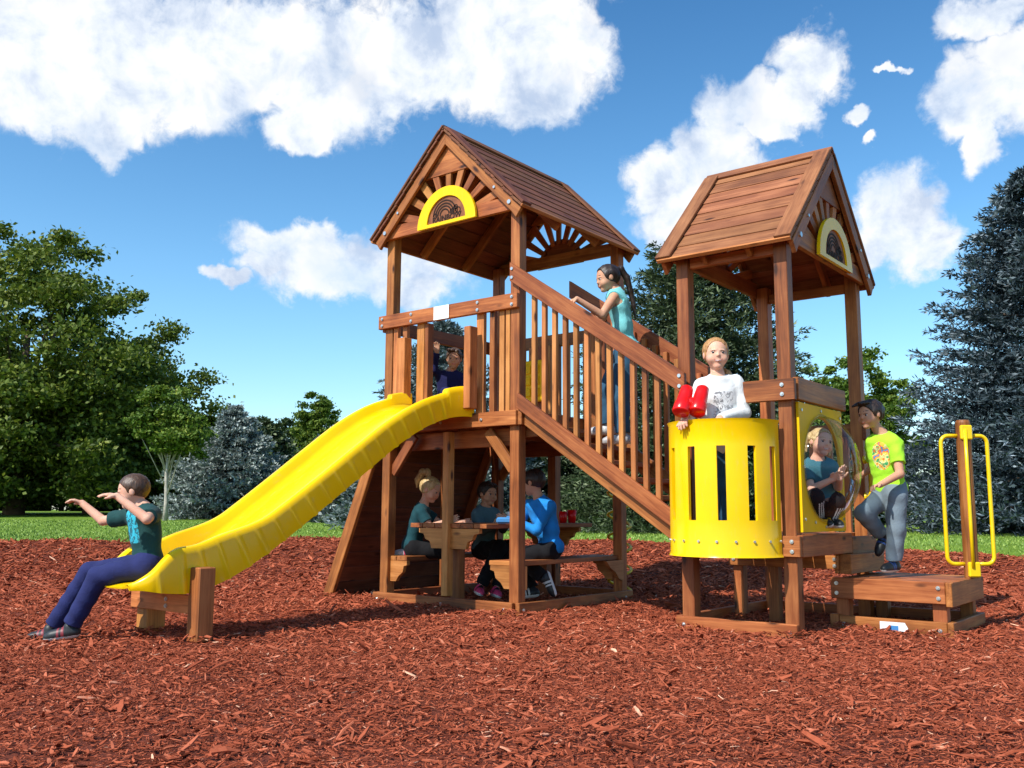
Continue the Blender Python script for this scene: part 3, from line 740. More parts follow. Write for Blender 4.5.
# ---------------- climbing wall (leaning boards on the far side)
Afoot, Atop = Vector((-2.17, 0, 0)), Vector((-W1-.05, 0, 1.47))
dirw = (Atop-Afoot).normalized(); ln = (Atop-Afoot).length; nrmw = Vector((dirw.z, 0, -dirw.x))
bm = bmesh.new(); lay = bm.faces.layers.float.new('rnd'); seen = set()
for k in range(11):
    w = ln/11; M_ = Matrix.Translation((0, w*(k+.5)-ln/2, 0)); bm_box(bm, (0, 0, 0), (D1-.06, w-.004, .03), M_, .002); r = rnd.random()
    for f in bm.faces:
        if f not in seen: f[lay] = r; seen.add(f)
Mw = Matrix(((0, dirw.x, nrmw.x, (Afoot.x+Atop.x)/2-.02), (1, 0, 0, D1/2), (0, dirw.z, nrmw.z, (Afoot.z+Atop.z)/2), (0, 0, 0, 1)))
cw = link('climbing_wall', bm_done(bm, 'climbing_wall', WOODDK), PS, Mw)
for y in (.0, D1-.04): board('side_frame', Afoot+Vector((0.03, y, -.02)), Atop+Vector((.03, y, 0)), .11, .038, (0, 1, 0), cw, WOOD)
for i in range(9):   # climbing holds on the outer face
    p = Mw @ Vector((rnd.uniform(-.6, .6), -ln/2+.15+i*.16, -.035)); bm = bmesh.new()
    bmesh.ops.create_icosphere(bm, subdivisions=2, radius=.05, matrix=Matrix.Translation(p) @ Matrix.Diagonal((1, 1.2, .8, 1)))
    link('climbing_hold', bm_done(bm, 'climbing_hold', YELM if i % 2 else REDP, smooth=True), cw)

# ---------------- corkscrew climber behind the tall tower
hx, hy = -.262, 1.86
pts = [(hx+.105*math.cos(t), hy+.105*math.sin(t), .02+t/(2*math.pi)*.20) for t in np.linspace(0, 2*math.pi*8.5, 170)]
V_, F_ = tube_mesh('c', pts, .013, None, 8)
ck = link('corkscrew_climber', new_mesh_np('corkscrew_climber', V_, F_, YELM, smooth=True), PS)
V_, F_ = tube_mesh('c', [(hx, hy, -.1), (hx, hy, .8), (hx, hy, 1.9), (hx, hy-.06, 2.0), (hx, hy-.26, 2.02)], .016, None, 10)
link('pole', new_mesh_np('pole', V_, F_, YELM, smooth=True), ck)

# ---------------- slide
prof = [(-.02, 1.60), (-.16, 1.595), (-.33, 1.56), (-.55, 1.475), (-.80, 1.335), (-1.10, 1.13), (-1.40, .92), (-1.70, .715), (-1.95, .555), (-2.15, .45), (-2.32, .39), (-2.48, .368), (-2.58, .352), (-2.67, .338), (-2.73, .318)]
def catmull(P_, n):
    P_ = [np.array(p, float) for p in P_]; P_ = [2*P_[0]-P_[1]]+P_+[2*P_[-1]-P_[-2]]; out_ = []
    for i in range(1, len(P_)-2):
        for t in np.linspace(0, 1, n, endpoint=False):
            a, b, c, d = P_[i-1:i+3]
            out_.append(.5*((2*b)+(-a+c)*t+(2*a-5*b+4*c-d)*t*t+(-a+3*b-3*c+d)*t**3))
    out_.append(P_[-2]); return np.array(out_)
pf = catmull(prof, 6)
arc_s = np.concatenate([[0], np.cumsum(np.linalg.norm(np.diff(pf, axis=0), axis=1))]); SLn = arc_s[-1]
def sc_(t): return -.81-.025*min(1, t/.3)
V_, F_ = [], []
# cross-section (x offset, height) counter-clockwise from outer left bottom up and over to outer right bottom, then underside back
def sst(q):
    q = min(1, max(0, q)); return q*q*(3-2*q)
def section(s):
    t = s/SLn
    wall = .095 if t > .08 else .12
    if t > .66: wall = .095+.075*sst((t-.66)/.16)-.150*sst((t-.90)/.10)
    hood = max(0, 1-t/.10)
    hb = .285-.07*min(1, t/.85)+.035*hood
    wall += .03*hood
    o = hb+.055; drop = .10 if t < .90 else .10-.085*((t-.90)/.10)**1.4
    pts = []
    half = [(o, -drop), (o+.004, max(wall-.045, -drop*.35)), (o-.004, wall-.012), (o-.018, wall), (o-.045, wall), (o-.062, wall-.012), (hb-.015, min(.045, wall*.45)), (hb-.045, min(.012, wall*.12)), (hb-.09, .0), (.09, -.004)]
    left = [(-x, z) for x, z in half]; right = half[::-1]
    top = left+right
    under = [(o-.02, -drop+.002), (o-.028, min(wall-.05, wall*.3-.01) if wall > .06 else wall*.3-.006), (hb-.0, min(.015, wall*.15-.005)), (hb-.06, -.5*min(.044, drop)), (.08, -.5*min(.052, drop+.004))]
    und = under+[(-x, z) for x, z in under[::-1]]
    return top+und
tang = np.gradient(pf, axis=0); tang /= np.linalg.norm(tang, axis=1)[:, None]
K = len(section(0)); dense = np.linspace(0, SLn, 260)
for s in dense:
    y = np.interp(s, arc_s, pf[:, 0]); z = np.interp(s, arc_s, pf[:, 1]); ty = np.interp(s, arc_s, tang[:, 0]); tz = np.interp(s, arc_s, tang[:, 1])
    l_ = math.hypot(ty, tz); ty /= l_; tz /= l_; ny, nz = tz*1.0, -ty*1.0   # normal pointing up
    rib = 1 if (s % .145) < .030 and .08 < s/SLn < .96 else 0
    for q, (x, h) in enumerate(section(s)):
        xx = x
        # ribs pressed into the outer flank
        if rib and q in (0, 19): xx = x+math.copysign(.013, x)
        V_.append((sc_(s/SLn)+xx*(1-.32*max(0, (s/SLn-.955)/.045)**2), y+ny*h, z+nz*h))
n_ = len(dense)
for i in range(n_-1):
    for k in range(K): F_.append((i*K+k, (i+1)*K+k, (i+1)*K+(k+1) % K, i*K+(k+1) % K))
# end caps as quads between top and underside
for base in (0, (n_-1)*K):
    tp = list(range(0, 20)); un = list(range(20, 30))
    m_ = [0, 2, 4, 6, 8, 11, 13, 15, 17, 19]
    for a in range(9):
        i0, i1 = m_[a], m_[a+1]; u0, u1 = 29-a, 28-a
        F_.append((base+i0, base+i1, base+u1, base+u0))
slide = link('slide', new_mesh_np('slide', V_, F_, YEL, smooth=True), PS)
bm = bmesh.new(); bm.from_mesh(slide.data); bmesh.ops.recalc_face_normals(bm, faces=bm.faces)
for e_ in bm.edges:
    if len(e_.link_faces) == 2 and e_.calc_face_angle() > .9: e_.smooth = False
bm.to_mesh(slide.data); bm.free()
# posts carrying the slide end
bx('support_post', -.577, -.470, -2.405, -2.295, 0, .425, slide, WOODLT, bev=.006)
bx('support_post', -1.215, -1.093, -2.35, -2.22, 0, .33, slide, WOODLT, bev=.006)
bx('support_board', -1.215, -.58, -2.395, -2.355, .155, .262, slide, WOODLT, bolts=[(.40, .02), (.40, -.02)], zs=-1)
# ================================================================== SETTING
def s_lat(x, y):
    dx, dy = x-CAM[0], y-CAM[1]
    return dx*fw[0]+dy*fw[1], dx*rt[0]+dy*rt[1]
def edge_s(lat):   # where the mulch bed ends
    return 13.2-.028*(np.abs(lat+1.0))**2.0 + .18*np.sin(lat*1.7)+.10*np.sin(lat*4.3+1)
def sstep(a, b, x):
    t = np.clip((x-a)/(b-a), 0, 1); return t*t*(3-2*t)
def vnoise(x, y, seed=0):
    r = np.random.default_rng(seed); out_ = 0
    for k in range(10):
        a = r.uniform(0, 2*math.pi); f = r.uniform(.6, 1.6); ph = r.uniform(0, 7)
        out_ = out_+np.sin((x*math.cos(a)+y*math.sin(a))*f+ph)
    return out_/6
def terr(x, y):
    s, l = s_lat(x, y); s = np.sqrt(s*s+.25*l*l)*.97
    return .34*sstep(9.6, 13.0, s)+.32*sstep(13, 46, s)
def P2(s, l):
    return CAM[0]+fw[0]*s+rt[0]*l, CAM[1]+fw[1]*s+rt[1]*l
def sheet(name, S, Lt, zf, mat, kind=True):
    ss, ll = np.meshgrid(S, Lt, indexing='ij'); x, y = P2(ss, ll); z = zf(x, y, ss, ll)
    V = np.stack([x, y, z], -1).reshape(-1, 3); a, b = ss.shape
    I = np.arange(a*b).reshape(a, b)
    F = np.stack([I[:-1, :-1], I[:-1, 1:], I[1:, 1:], I[1:, :-1]], -1).reshape(-1, 4)
    o = link(name, new_mesh_np(name, V, F, mat, smooth=True))
    if kind: tag(o, kind='structure')
    return o
# materials
m, nt_, bs = mat_new('red_mulch'); L_ = nt_.links.new
tc_ = N(nt_, 'ShaderNodeTexCoord')
n1 = N(nt_, 'ShaderNodeTexNoise', Scale=22., Detail=8.0, Roughness=.75, Distortion=1.5); L_(tc_.outputs['Object'], n1.inputs['Vector'])
v1 = N(nt_, 'ShaderNodeTexVoronoi', Scale=38.); L_(tc_.outputs['Object'], v1.inputs['Vector'])
n2 = N(nt_, 'ShaderNodeTexNoise', Scale=1.1, Detail=4.0); L_(tc_.outputs['Object'], n2.inputs['Vector'])
c = mth(nt_, 'ADD', mth(nt_, 'MULTIPLY', n1.outputs['Fac'], .8), mth(nt_, 'MULTIPLY', mth(nt_, 'SUBTRACT', n2.outputs['Fac'], .5), .3))
r = ramp(nt_, [(.25, (.06, .013, .006)), (.42, (.20, .043, .020)), (.60, (.38, .095, .046))]); L_(c, r.inputs[0]); L_(r.outputs[0], bs.inputs['Base Color'])
bs.inputs['Roughness'].default_value = .8; bs.inputs['Specular IOR Level'].default_value = .25
b = N(nt_, 'ShaderNodeBump', Strength=.9, Distance=.02); L_(n1.outputs['Fac'], b.inputs['Height']); L_(b.outputs[0], bs.inputs['Normal'])
MULCH = m
m, nt_, bs = mat_new('mulch_chip'); L_ = nt_.links.new
at = N(nt_, 'ShaderNodeAttribute', attribute_name='rnd')
tc_ = N(nt_, 'ShaderNodeTexCoord'); n1 = N(nt_, 'ShaderNodeTexNoise', Scale=60., Detail=3.0); L_(tc_.outputs['Object'], n1.inputs['Vector'])
c = mth(nt_, 'ADD', at.outputs['Fac'], mth(nt_, 'MULTIPLY', mth(nt_, 'SUBTRACT', n1.outputs['Fac'], .5), .35))
r = ramp(nt_, [(0, (.06, .013, .006)), (.22, (.20, .042, .019)), (.55, (.38, .092, .043)), (.82, (.50, .145, .075)), (1, (.82, .48, .31))]); L_(c, r.inputs[0]); L_(r.outputs[0], bs.inputs['Base Color'])
bs.inputs['Roughness'].default_value = .9; bs.inputs['Specular IOR Level'].default_value = .12
CHIP = m
m, nt_, bs = mat_new('lawn'); L_ = nt_.links.new
tc_ = N(nt_, 'ShaderNodeTexCoord')
n1 = N(nt_, 'ShaderNodeTexNoise', Scale=.35, Detail=5.0, Roughness=.6); L_(tc_.outputs['Object'], n1.inputs['Vector'])
n2 = N(nt_, 'ShaderNodeTexNoise', Scale=14., Detail=6.0, Roughness=.7); L_(tc_.outputs['Object'], n2.inputs['Vector'])
c = mth(nt_, 'ADD', mth(nt_, 'MULTIPLY', n1.outputs['Fac'], .55), mth(nt_, 'MULTIPLY', n2.outputs['Fac'], .45))
r = ramp(nt_, [(.32, (.085, .15, .018)), (.5, (.15, .25, .03)), (.68, (.24, .34, .055))]); L_(c, r.inputs[0]); L_(r.outputs[0], bs.inputs['Base Color'])
bs.inputs['Roughness'].default_value = .9; bs.inputs['Specular IOR Level'].default_value = .1
b = N(nt_, 'ShaderNodeBump', Strength=.8, Distance=.05); L_(n2.outputs['Fac'], b.inputs['Height']); L_(b.outputs[0], bs.inputs['Normal'])
LAWN = m
m, nt_, bs = mat_new('grass_blade'); L_ = nt_.links.new
at = N(nt_, 'ShaderNodeAttribute', attribute_name='rnd')
r = ramp(nt_, [(0, (.09, .17, .018)), (.6, (.19, .31, .04)), (1, (.33, .42, .09))]); L_(at.outputs['Fac'], r.inputs[0]); L_(r.outputs[0], bs.inputs['Base Color']); bs.inputs['Roughness'].default_value = .6
BLADE = m
# lawn: one sheet to the horizon
S_ = np.concatenate([np.linspace(-60, -4, 8), np.linspace(-3, 50, 107), np.geomspace(55, 1500, 22)])
Lt_ = np.concatenate([-np.geomspace(1500, 31, 18), np.linspace(-30, 30, 61), np.geomspace(31, 1500, 18)])
def zl(x, y, s, l):
    z = terr(x, y); d = edge_s(l)-s
    return z-.09*sstep(-.1, .6, d)
sheet('ground', S_, Lt_, zl, LAWN)
# mulch bed
U_ = np.linspace(0, 1, 260); Lm = np.linspace(-14, 14, 380)
uu, ll = np.meshgrid(U_, Lm, indexing='ij'); ss = -4+(edge_s(ll)+4)*uu
x, y = P2(ss, ll)
z = terr(x, y)+(.012*vnoise(x*2.2, y*2.2, 3)+.008*vnoise(x*6, y*6, 4))*sstep(0, 1, edge_s(ll)-ss) + .05*np.minimum(1, (edge_s(ll)-ss)/.35)*sstep(9.5, 12, ss) - .05*(uu > .9995)
a, b = ss.shape; I = np.arange(a*b).reshape(a, b)
F = np.stack([I[:-1, :-1], I[:-1, 1:], I[1:, 1:], I[1:, :-1]], -1).reshape(-1, 4)
tag(link('mulch_bed', new_mesh_np('mulch_bed', np.stack([x, y, z], -1).reshape(-1, 3), F, MULCH, smooth=True)), kind='structure')
PILES = [(-1.44, .04), (-.04, -.04), (-.75, .0), (-.04, 1.5), (1.37, .08), (2.08, .06), (-.52, -2.35), (-1.15, -2.28), (1.4, .8), (2.12, .78), (2.78, .78), (-2.1, .0)]
def mulch_z(x, y):
    return mulch_z0(x, y)+sum(.028*np.exp(-((x-a)**2+(y-b)**2)/.022) for a, b in PILES)
def mulch_z0(x, y):
    s, l = s_lat(x, y); e_ = edge_s(l)
    return terr(x, y)+(.012*vnoise(x*2.2, y*2.2, 3)+.008*vnoise(x*6, y*6, 4))*sstep(0, 1, e_-s)+.05*np.clip((e_-s)/.35, 0, 1)*sstep(9.5, 12, s)
# chips: bent slivers, near ones small and many
def chips(n, s0, s1, lm, ls):
    s = np.sqrt(rng.uniform(s0**2, s1**2, n)); lmax = .62*s+1.5; l = rng.uniform(-1, 1, n)*lmax
    ok = s < edge_s(l)-.02+np.abs(rng.normal(0, .07, n))*(rng.random(n) < .5); s, l = s[ok], l[ok]; n = len(s)
    x, y = P2(s, l)
    ln = np.clip(rng.lognormal(math.log(lm), ls, n), lm*.3, lm*3.2); w = ln*rng.uniform(.10, .34, n); w = np.clip(w, .003, .02*max(1, lm/.035)); th = np.clip(w*.35, .0015, .006)
    yaw = rng.uniform(0, 2*math.pi, n); tilt = rng.normal(0, .24, n); roll = rng.uniform(-.6, .6, n)
    z = mulch_z(x, y)+.004+np.abs(np.sin(tilt))*ln*.35+rng.uniform(0, .012, n)
    ax = np.stack([np.cos(yaw)*np.cos(tilt), np.sin(yaw)*np.cos(tilt), np.sin(tilt)], -1)
    ay0 = np.stack([-np.sin(yaw), np.cos(yaw), np.zeros(n)], -1); az0 = np.cross(ax, ay0)
    ay = ay0*np.cos(roll)[:, None]+az0*np.sin(roll)[:, None]; azn = np.cross(ax, ay)
    Pc = np.stack([x, y, z], -1); Vs = []
    bend = rng.normal(0, .10, n)*ln
    for (u, tap) in ((-.5, .55), (0., 1.), (.5, .45)):
        cpt = Pc+ax*(u*ln)[:, None]+azn*((.25-u*u)*2*bend)[:, None]+ay*(((.25-u*u)*bend))[:, None]
        for (p, q) in ((-1, -1), (1, -1), (1, 1), (-1, 1)):
            Vs.append(cpt+ay*(p*w*.5*tap)[:, None]+azn*(q*th*.5)[:, None])
    V = np.stack(Vs, 1)  # n,12,3
    f = []
    for k in (0, 4):
        for a in range(4): f.append((k+a, k+(a+1) % 4, k+4+(a+1) % 4, k+4+a))
    f += [(3, 2, 1, 0), (8, 9, 10, 11)]
    f = np.array(f); F = (np.arange(n)[:, None, None]*12+f[None]).reshape(-1, 4)
    c = np.clip(rng.beta(2.8, 3.1, n)*.95+rng.choice([0, .28], n, p=[.975, .025]), 0, 1)
    return V.reshape(-1, 3), F, np.repeat(c, len(f))
VV, FF, CC, o_ = [], [], [], 0
Q = 1
for (n, s0, s1, lm, ls) in ((int(118000*Q), 2.0, 5.2, .0165, .5), (int(5200*Q), 2.0, 6.5, .040, .45), (int(95000*Q), 5.0, 8.5, .025, .5), (int(80000*Q), 8.3, 13.4, .046, .45), (int(6000*Q), 7, 13.4, .085, .3)):
    V, F, c = chips(n, s0, s1, lm, ls); VV.append(V); FF.append(F+o_); CC.append(c); o_ += len(V)
tag(link('mulch_chips', new_mesh_np('mulch_chips', np.vstack(VV), np.vstack(FF), CHIP, attrs={'rnd': np.concatenate(CC)})), 'loose red brown wood mulch chips covering the ground under the playset', 'mulch', kind='stuff')
# grass blades on the near part of the lawn
n = int(70000*Q)
s = 11.2+rng.random(n)**1.6*16; l = rng.uniform(-1, 1, n)*(.60*s+1.0)
ok = s > edge_s(l)-.08; s, l = s[ok], l[ok]; n = len(s); x, y = P2(s, l); z = terr(x, y)-.015
h = rng.uniform(.02, .05, n)*(1+.35*vnoise(x, y, 9)); w = .004+.0009*s; yaw = rng.uniform(0, 2*math.pi, n); lean = rng.normal(0, .35, (n, 2))*h[:, None]
dx, dy = np.cos(yaw)*w, np.sin(yaw)*w
V = np.stack([np.stack([x-dx, y-dy, z], -1), np.stack([x+dx, y+dy, z], -1), np.stack([x+lean[:, 0], y+lean[:, 1], z+h], -1)], 1).reshape(-1, 3)
tag(link('grass', new_mesh_np('grass', V, np.arange(3*n).reshape(n, 3), BLADE, attrs={'rnd': rng.random(n)})), 'short green lawn grass around the mulch bed', 'grass', kind='stuff')

# ------------------------------------------------------------------ trees
def leafmat(name, c0, c1, c2, trans=.25, rough=.55):
    m, nt, bs = mat_new(name); L = nt.links.new
    at = N(nt, 'ShaderNodeAttribute', attribute_name='rnd')
    r = ramp(nt, [(0, c0), (.55, c1), (1, c2)]); L(at.outputs['Fac'], r.inputs[0]); L(r.outputs[0], bs.inputs['Base Color'])
    bs.inputs['Roughness'].default_value = rough; bs.inputs['Specular IOR Level'].default_value = .3
    if trans:
        tl = N(nt, 'ShaderNodeBsdfTranslucent'); L(r.outputs[0], tl.inputs[0]); ms = N(nt, 'ShaderNodeMixShader'); ms.inputs[0].default_value = trans
        L(bs.outputs[0], ms.inputs[1]); L(tl.outputs[0], ms.inputs[2]); L(ms.outputs[0], nt.nodes['Material Output'].inputs['Surface'])
    return m
BARK = simple('bark', (.12, .085, .06), .9, .2, (25, .7, .02), (8, .35))
BARKW = simple('pale_bark', (.42, .38, .33), .8, .2, (25, .5, .02), (10, .3))
LF_MAPLE = leafmat('maple_leaf', (.040, .068, .008), (.115, .165, .018), (.27, .30, .04))
LF_LIGHT = leafmat('light_leaf', (.05, .10, .012), (.12, .20, .022), (.26, .30, .04))
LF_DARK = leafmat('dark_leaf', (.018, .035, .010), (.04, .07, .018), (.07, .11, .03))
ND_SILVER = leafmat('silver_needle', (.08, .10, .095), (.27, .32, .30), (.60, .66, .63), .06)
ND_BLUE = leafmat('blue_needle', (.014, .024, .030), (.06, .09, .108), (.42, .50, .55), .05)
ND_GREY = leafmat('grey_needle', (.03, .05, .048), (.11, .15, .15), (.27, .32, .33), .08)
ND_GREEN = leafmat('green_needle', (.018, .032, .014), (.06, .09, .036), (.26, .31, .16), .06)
def limb(V, F, pts, rad, seg=7):
    v, f = tube_mesh('l', pts, rad, None, seg); o = sum(len(q) for q in V); V.append(v); F.append(f+o)
def decid(x, y, H, R, zc, n_cl, n_leaf, leaf, label, mat, seed, crown_h=None, bark=BARK, trunk_r=.25, lobes=None, group='trees along the lawn', lean=0, name='leafy_tree', clump=.62, zmin=.45):
    r = np.random.default_rng(seed); z0 = float(terr(np.array(x), np.array(y)))
    root = empty(name, (x, y, z0), label, 'tree', group)
    ch = crown_h or (H-zc)*1.0
    lobes = lobes or [(0, 0, zc, R, ch)]
    C_ = []
    tot = sum(l[3]**2 for l in lobes)
    for (lx, ly, lz, lr, lh) in lobes:
        k = int(n_cl*lr**2/tot)
        d = r.normal(size=(k, 3)); d /= np.linalg.norm(d, axis=1)[:, None]; rad = r.uniform(.35, 1, k)**.45
        lump = 1+.22*np.sin(d[:, 0]*5+seed)+.16*np.sin(d[:, 1]*7+2*seed)+.12*np.sin(d[:, 2]*9)
        lump = np.minimum(lump*(1+r.normal(0, .06, k)), 1.22)
        hz = np.where(d[:, 2] > 0, lh, lh*.62)
        C_.append(np.stack([lx+d[:, 0]*lr*rad*lump, ly+d[:, 1]*lr*rad*lump, lz+d[:, 2]*hz*rad*lump], -1))
    C_ = np.vstack(C_); C_ = C_[C_[:, 2] > zmin]; k = len(C_)
    per = n_leaf//k; cr = clump*R/4*r.uniform(.6, 1.5, k)
    P_ = np.repeat(C_, per, 0)+r.normal(size=(k*per, 3))*np.repeat(cr, per)[:, None]*np.array([1, 1, .5])*.55
    P_ = P_[P_[:, 2] > min(.25, zmin)]; n = len(P_)
    nd = r.normal(size=(n, 3))+np.array([0, 0, .9]); nd /= np.linalg.norm(nd, axis=1)[:, None]
    t = np.cross(nd, r.normal(size=(n, 3))); t /= np.linalg.norm(t, axis=1)[:, None]; b = np.cross(nd, t)
    sz = leaf*r.uniform(.6, 1.3, n)
    V = np.stack([P_-t*sz[:, None]*.5, P_-b*(sz*.32)[:, None]+nd*(sz*.06)[:, None], P_+t*sz[:, None]*.5, P_+b*(sz*.32)[:, None]+nd*(sz*.06)[:, None]], 1).reshape(-1, 3)
    cv = np.repeat(r.uniform(-.18, .18, k), per)[:n] if n == k*per else r.uniform(-.15, .15, n)
    link('crown', new_mesh_np('crown', V, np.arange(4*n).reshape(n, 4), mat, attrs={'rnd': np.clip(r.beta(2, 2.4, n)+cv, 0, 1)}), root, Matrix.Translation((x, y, z0)))
    Vt, Ft = [], []
    limb(Vt, Ft, [(0, 0, -.1), (lean*.3, .02, H*.12), (lean*.6, -.03, H*.3), (lean, 0, H*.62)], [trunk_r*1.25, trunk_r, trunk_r*.8, trunk_r*.3])
    idx = r.choice(k, min(k, 34), replace=False)
    for i in idx:
        e_ = C_[i]; zb = min(e_[2]*.75, H*r.uniform(.14, .5)); a = np.array([lean*zb/(H*.62), 0, zb]); mid = a*.45+e_*.55+np.array([0, 0, .12*H*r.random()*.5])
        limb(Vt, Ft, [a, mid, e_], [trunk_r*.35, trunk_r*.2, trunk_r*.06], 5)
    link('trunk', new_mesh_np('trunk', np.vstack(Vt), np.vstack(Ft), bark, smooth=True), root, Matrix.Translation((x, y, z0)))
    return root
def spruce(x, y, H, R, seed, mat, label, nw=30, nb=12, tw=11, blade=.16, group='spruce trees beyond the mulch bed', z_low=.15, bladew=.028, power=.85, per=6, zoff=0.):
    r = np.random.default_rng(seed); z0 = float(terr(np.array(x), np.array(y)))+zoff
    root = empty('spruce_tree', (x, y, z0), label, 'tree', group)
    Pp, Dd, Ss, Cc, Vt, Ft = [], [], [], [], [], []
    limb(Vt, Ft, [(0, 0, -.1), (0.02, 0, H*.5), (0, 0, H*.98)], [H*.022, H*.013, .01], 8)
    for wi in range(nw):
        f = wi/(nw-1); zb = z_low+f**1.0*(H-z_low-.15)
        Lw = R*(1-f)**power*1.0+.08
        cnt = max(5, int(nb*(.5+.5*(1-f))))
        a0 = r.uniform(0, 6.28)
        for bi in range(cnt):
            a = a0+6.283*bi/cnt+r.normal(0, .12); Lb = Lw*r.uniform(.72, 1.16); zz = zb+r.normal(0, .08)*H/8
            up = .42*f-.10
            m_ = max(3, int(tw*(.35+.65*Lb/R)))
            tt = np.linspace(.12, 1, m_)
            bx_ = np.cos(a)*Lb*tt; by_ = np.sin(a)*Lb*tt; bz_ = zz+Lb*(up*tt-.30*tt**1.5+.26*tt**3.2)
            bp = np.stack([bx_, by_, bz_], -1)
            if wi % 3 == 0 and bi % 3 == 0: limb(Vt, Ft, [(0, 0, zz)]+[tuple(q) for q in bp[:m_//2+1:max(1, m_//4)]], [H*.003]*(1+len(bp[:m_//2+1:max(1, m_//4)])), 4)
            side = np.array([-math.sin(a), math.cos(a), 0]); out_ = np.array([math.cos(a), math.sin(a), 0])
            for j in range(m_):
                tl = Lb*.34*(1-.72*tt[j])+.10
                for sg in (-1, 0, 1):
                    dirt = out_*.75+side*sg*.85+np.array([0, 0, r.normal(.02, .16)]); dirt /= np.linalg.norm(dirt)
                    q = r.uniform(0.05, 1, per)
                    pts = bp[j]+dirt*(q*tl)[:, None]+np.array([0, 0, -.10])*((q*tl)**2)[:, None]
                    dd = dirt*.8+r.normal(size=(per, 3))*.42+np.array([0, 0, .12])
                    Pp.append(pts); Dd.append(dd); Ss.append(np.full(per, blade)*r.uniform(.7, 1.25, per)); Cc.append(np.clip(.15+.55*tt[j]*q+r.normal(0, .13, per), 0, 1))  # needles darken towards the trunk: the crown's inner shade painted into colour
    Pp = np.vstack(Pp); Dd = np.vstack(Dd); Dd /= np.linalg.norm(Dd, axis=1)[:, None]; Ss = np.concatenate(Ss); Cc = np.concatenate(Cc); n = len(Pp)
    w = np.cross(Dd, r.normal(size=(n, 3))); w /= np.linalg.norm(w, axis=1)[:, None]
    bw = bladew*r.uniform(.7, 1.3, n)
    V = np.stack([Pp-w*(bw*.5)[:, None], Pp+Dd*(Ss*.6)[:, None]-w*(bw*.8)[:, None], Pp+Dd*Ss[:, None], Pp+Dd*(Ss*.5)[:, None]+w*(bw*.8)[:, None]], 1).reshape(-1, 3)
    M = Matrix.Translation((x, y, z0))
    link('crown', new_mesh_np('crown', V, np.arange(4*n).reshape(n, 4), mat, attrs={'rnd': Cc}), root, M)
    link('trunk', new_mesh_np('trunk', np.vstack(Vt), np.vstack(Ft), BARK, smooth=True), root, M)
    return n
def at_px(x, d):
    X = x-512; q = X/F_PX*math.cos(PITCH)
    return CAM[0]+fw[0]*d+rt[0]*d*q*1.0, CAM[1]+fw[1]*d+rt[1]*d*q*1.0
# leafy trees
p = at_px(15, 34); decid(*p, 11.0, 4.6, 5.6, 420, 130000, .19, 'tallest leafy green tree at the far left edge of the lawn', LF_MAPLE, 3, lobes=[(0, 0, 5.4, 3.7, 5.0), (1.9, .8, 5.2, 2.9, 3.9), (-3.2, -2, 5.2, 3.6, 4.8), (1.5, -.5, 3.0, 3.5, 2.5), (-1.5, 0, 2.5, 4.0, 2.3), (.2, 0, 8.3, 1.6, 2.0), (0, 0, 1.3, 4.0, 1.5)], trunk_r=.32, zmin=.25)
p = at_px(92, 37); decid(*p, 9.5, 3.4, 4.0, 260, 80000, .18, 'broad leafy tree second from the left with dense dark green crown', LF_MAPLE, 5, lobes=[(0, 0, 5.0, 2.7, 5.2), (1.6, 1.0, 4.0, 2.4, 3.6), (2.8, 1.6, 2.6, 1.9, 2.6), (.6, 0, 2.2, 3.2, 1.9), (.3, 0, 1.1, 3.0, 1.2)], trunk_r=.28, zmin=.25)
p = at_px(166, 27); decid(*p, 4.3, 1.35, 2.9, 110, 18000, .12, 'young slender tree with pale trunk standing right of the dark leafy trees', LF_LIGHT, 8, bark=BARKW, trunk_r=.062, lobes=[(-.2, -.1, 2.9, .75, 1.0), (.55, .3, 2.3, .7, .7), (0, 0, 2.4, .6, .7)], clump=.7)
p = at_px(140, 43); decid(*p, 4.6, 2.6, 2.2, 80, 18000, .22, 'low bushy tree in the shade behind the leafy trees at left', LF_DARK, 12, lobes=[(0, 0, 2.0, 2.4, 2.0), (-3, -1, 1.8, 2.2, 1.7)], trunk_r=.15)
p = at_px(315, 46); decid(*p, 6.0, 1.5, 4.2, 240, 34000, .15, 'light green leafy tree showing above the middle of the slide', LF_LIGHT, 14, lobes=[(0, 0, 4.1, 1.2, 1.6), (.3, 0, 2.6, 1.4, 1.4)], trunk_r=.12)
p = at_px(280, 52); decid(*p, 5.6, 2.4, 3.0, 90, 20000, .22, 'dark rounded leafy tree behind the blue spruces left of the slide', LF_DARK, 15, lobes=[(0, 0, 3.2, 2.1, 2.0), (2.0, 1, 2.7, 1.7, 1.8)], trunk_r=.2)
p = at_px(858, 36); decid(*p, 6.6, 2.2, 4.6, 330, 60000, .15, 'light green leafy tree behind the low tower, between it and the big spruce', LF_LIGHT, 18, lobes=[(0, 0, 4.6, 1.6, 1.7), (.5, .2, 3.2, 2.2, 2.0), (-.3, 0, 2.2, 2.2, 1.8)], trunk_r=.13, clump=.5)
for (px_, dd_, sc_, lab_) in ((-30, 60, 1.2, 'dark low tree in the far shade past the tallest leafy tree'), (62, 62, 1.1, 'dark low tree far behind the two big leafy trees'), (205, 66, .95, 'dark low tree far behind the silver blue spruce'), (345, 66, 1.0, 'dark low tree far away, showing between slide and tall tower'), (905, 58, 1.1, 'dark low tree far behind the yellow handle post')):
    p = at_px(px_, dd_); decid(*p, 4.2*sc_, 3.6, 2.0, 110, 20000, .30, lab_, LF_DARK, int(dd_+px_), lobes=[(0, 0, 1.8, 3.0*sc_, 2.2), (3.2, 1, 1.5, 2.6*sc_, 1.8), (-3.2, -1, 1.5, 2.6*sc_, 1.9), (0, 0, .5, 3.6, .8)], trunk_r=.15, zmin=-.1)
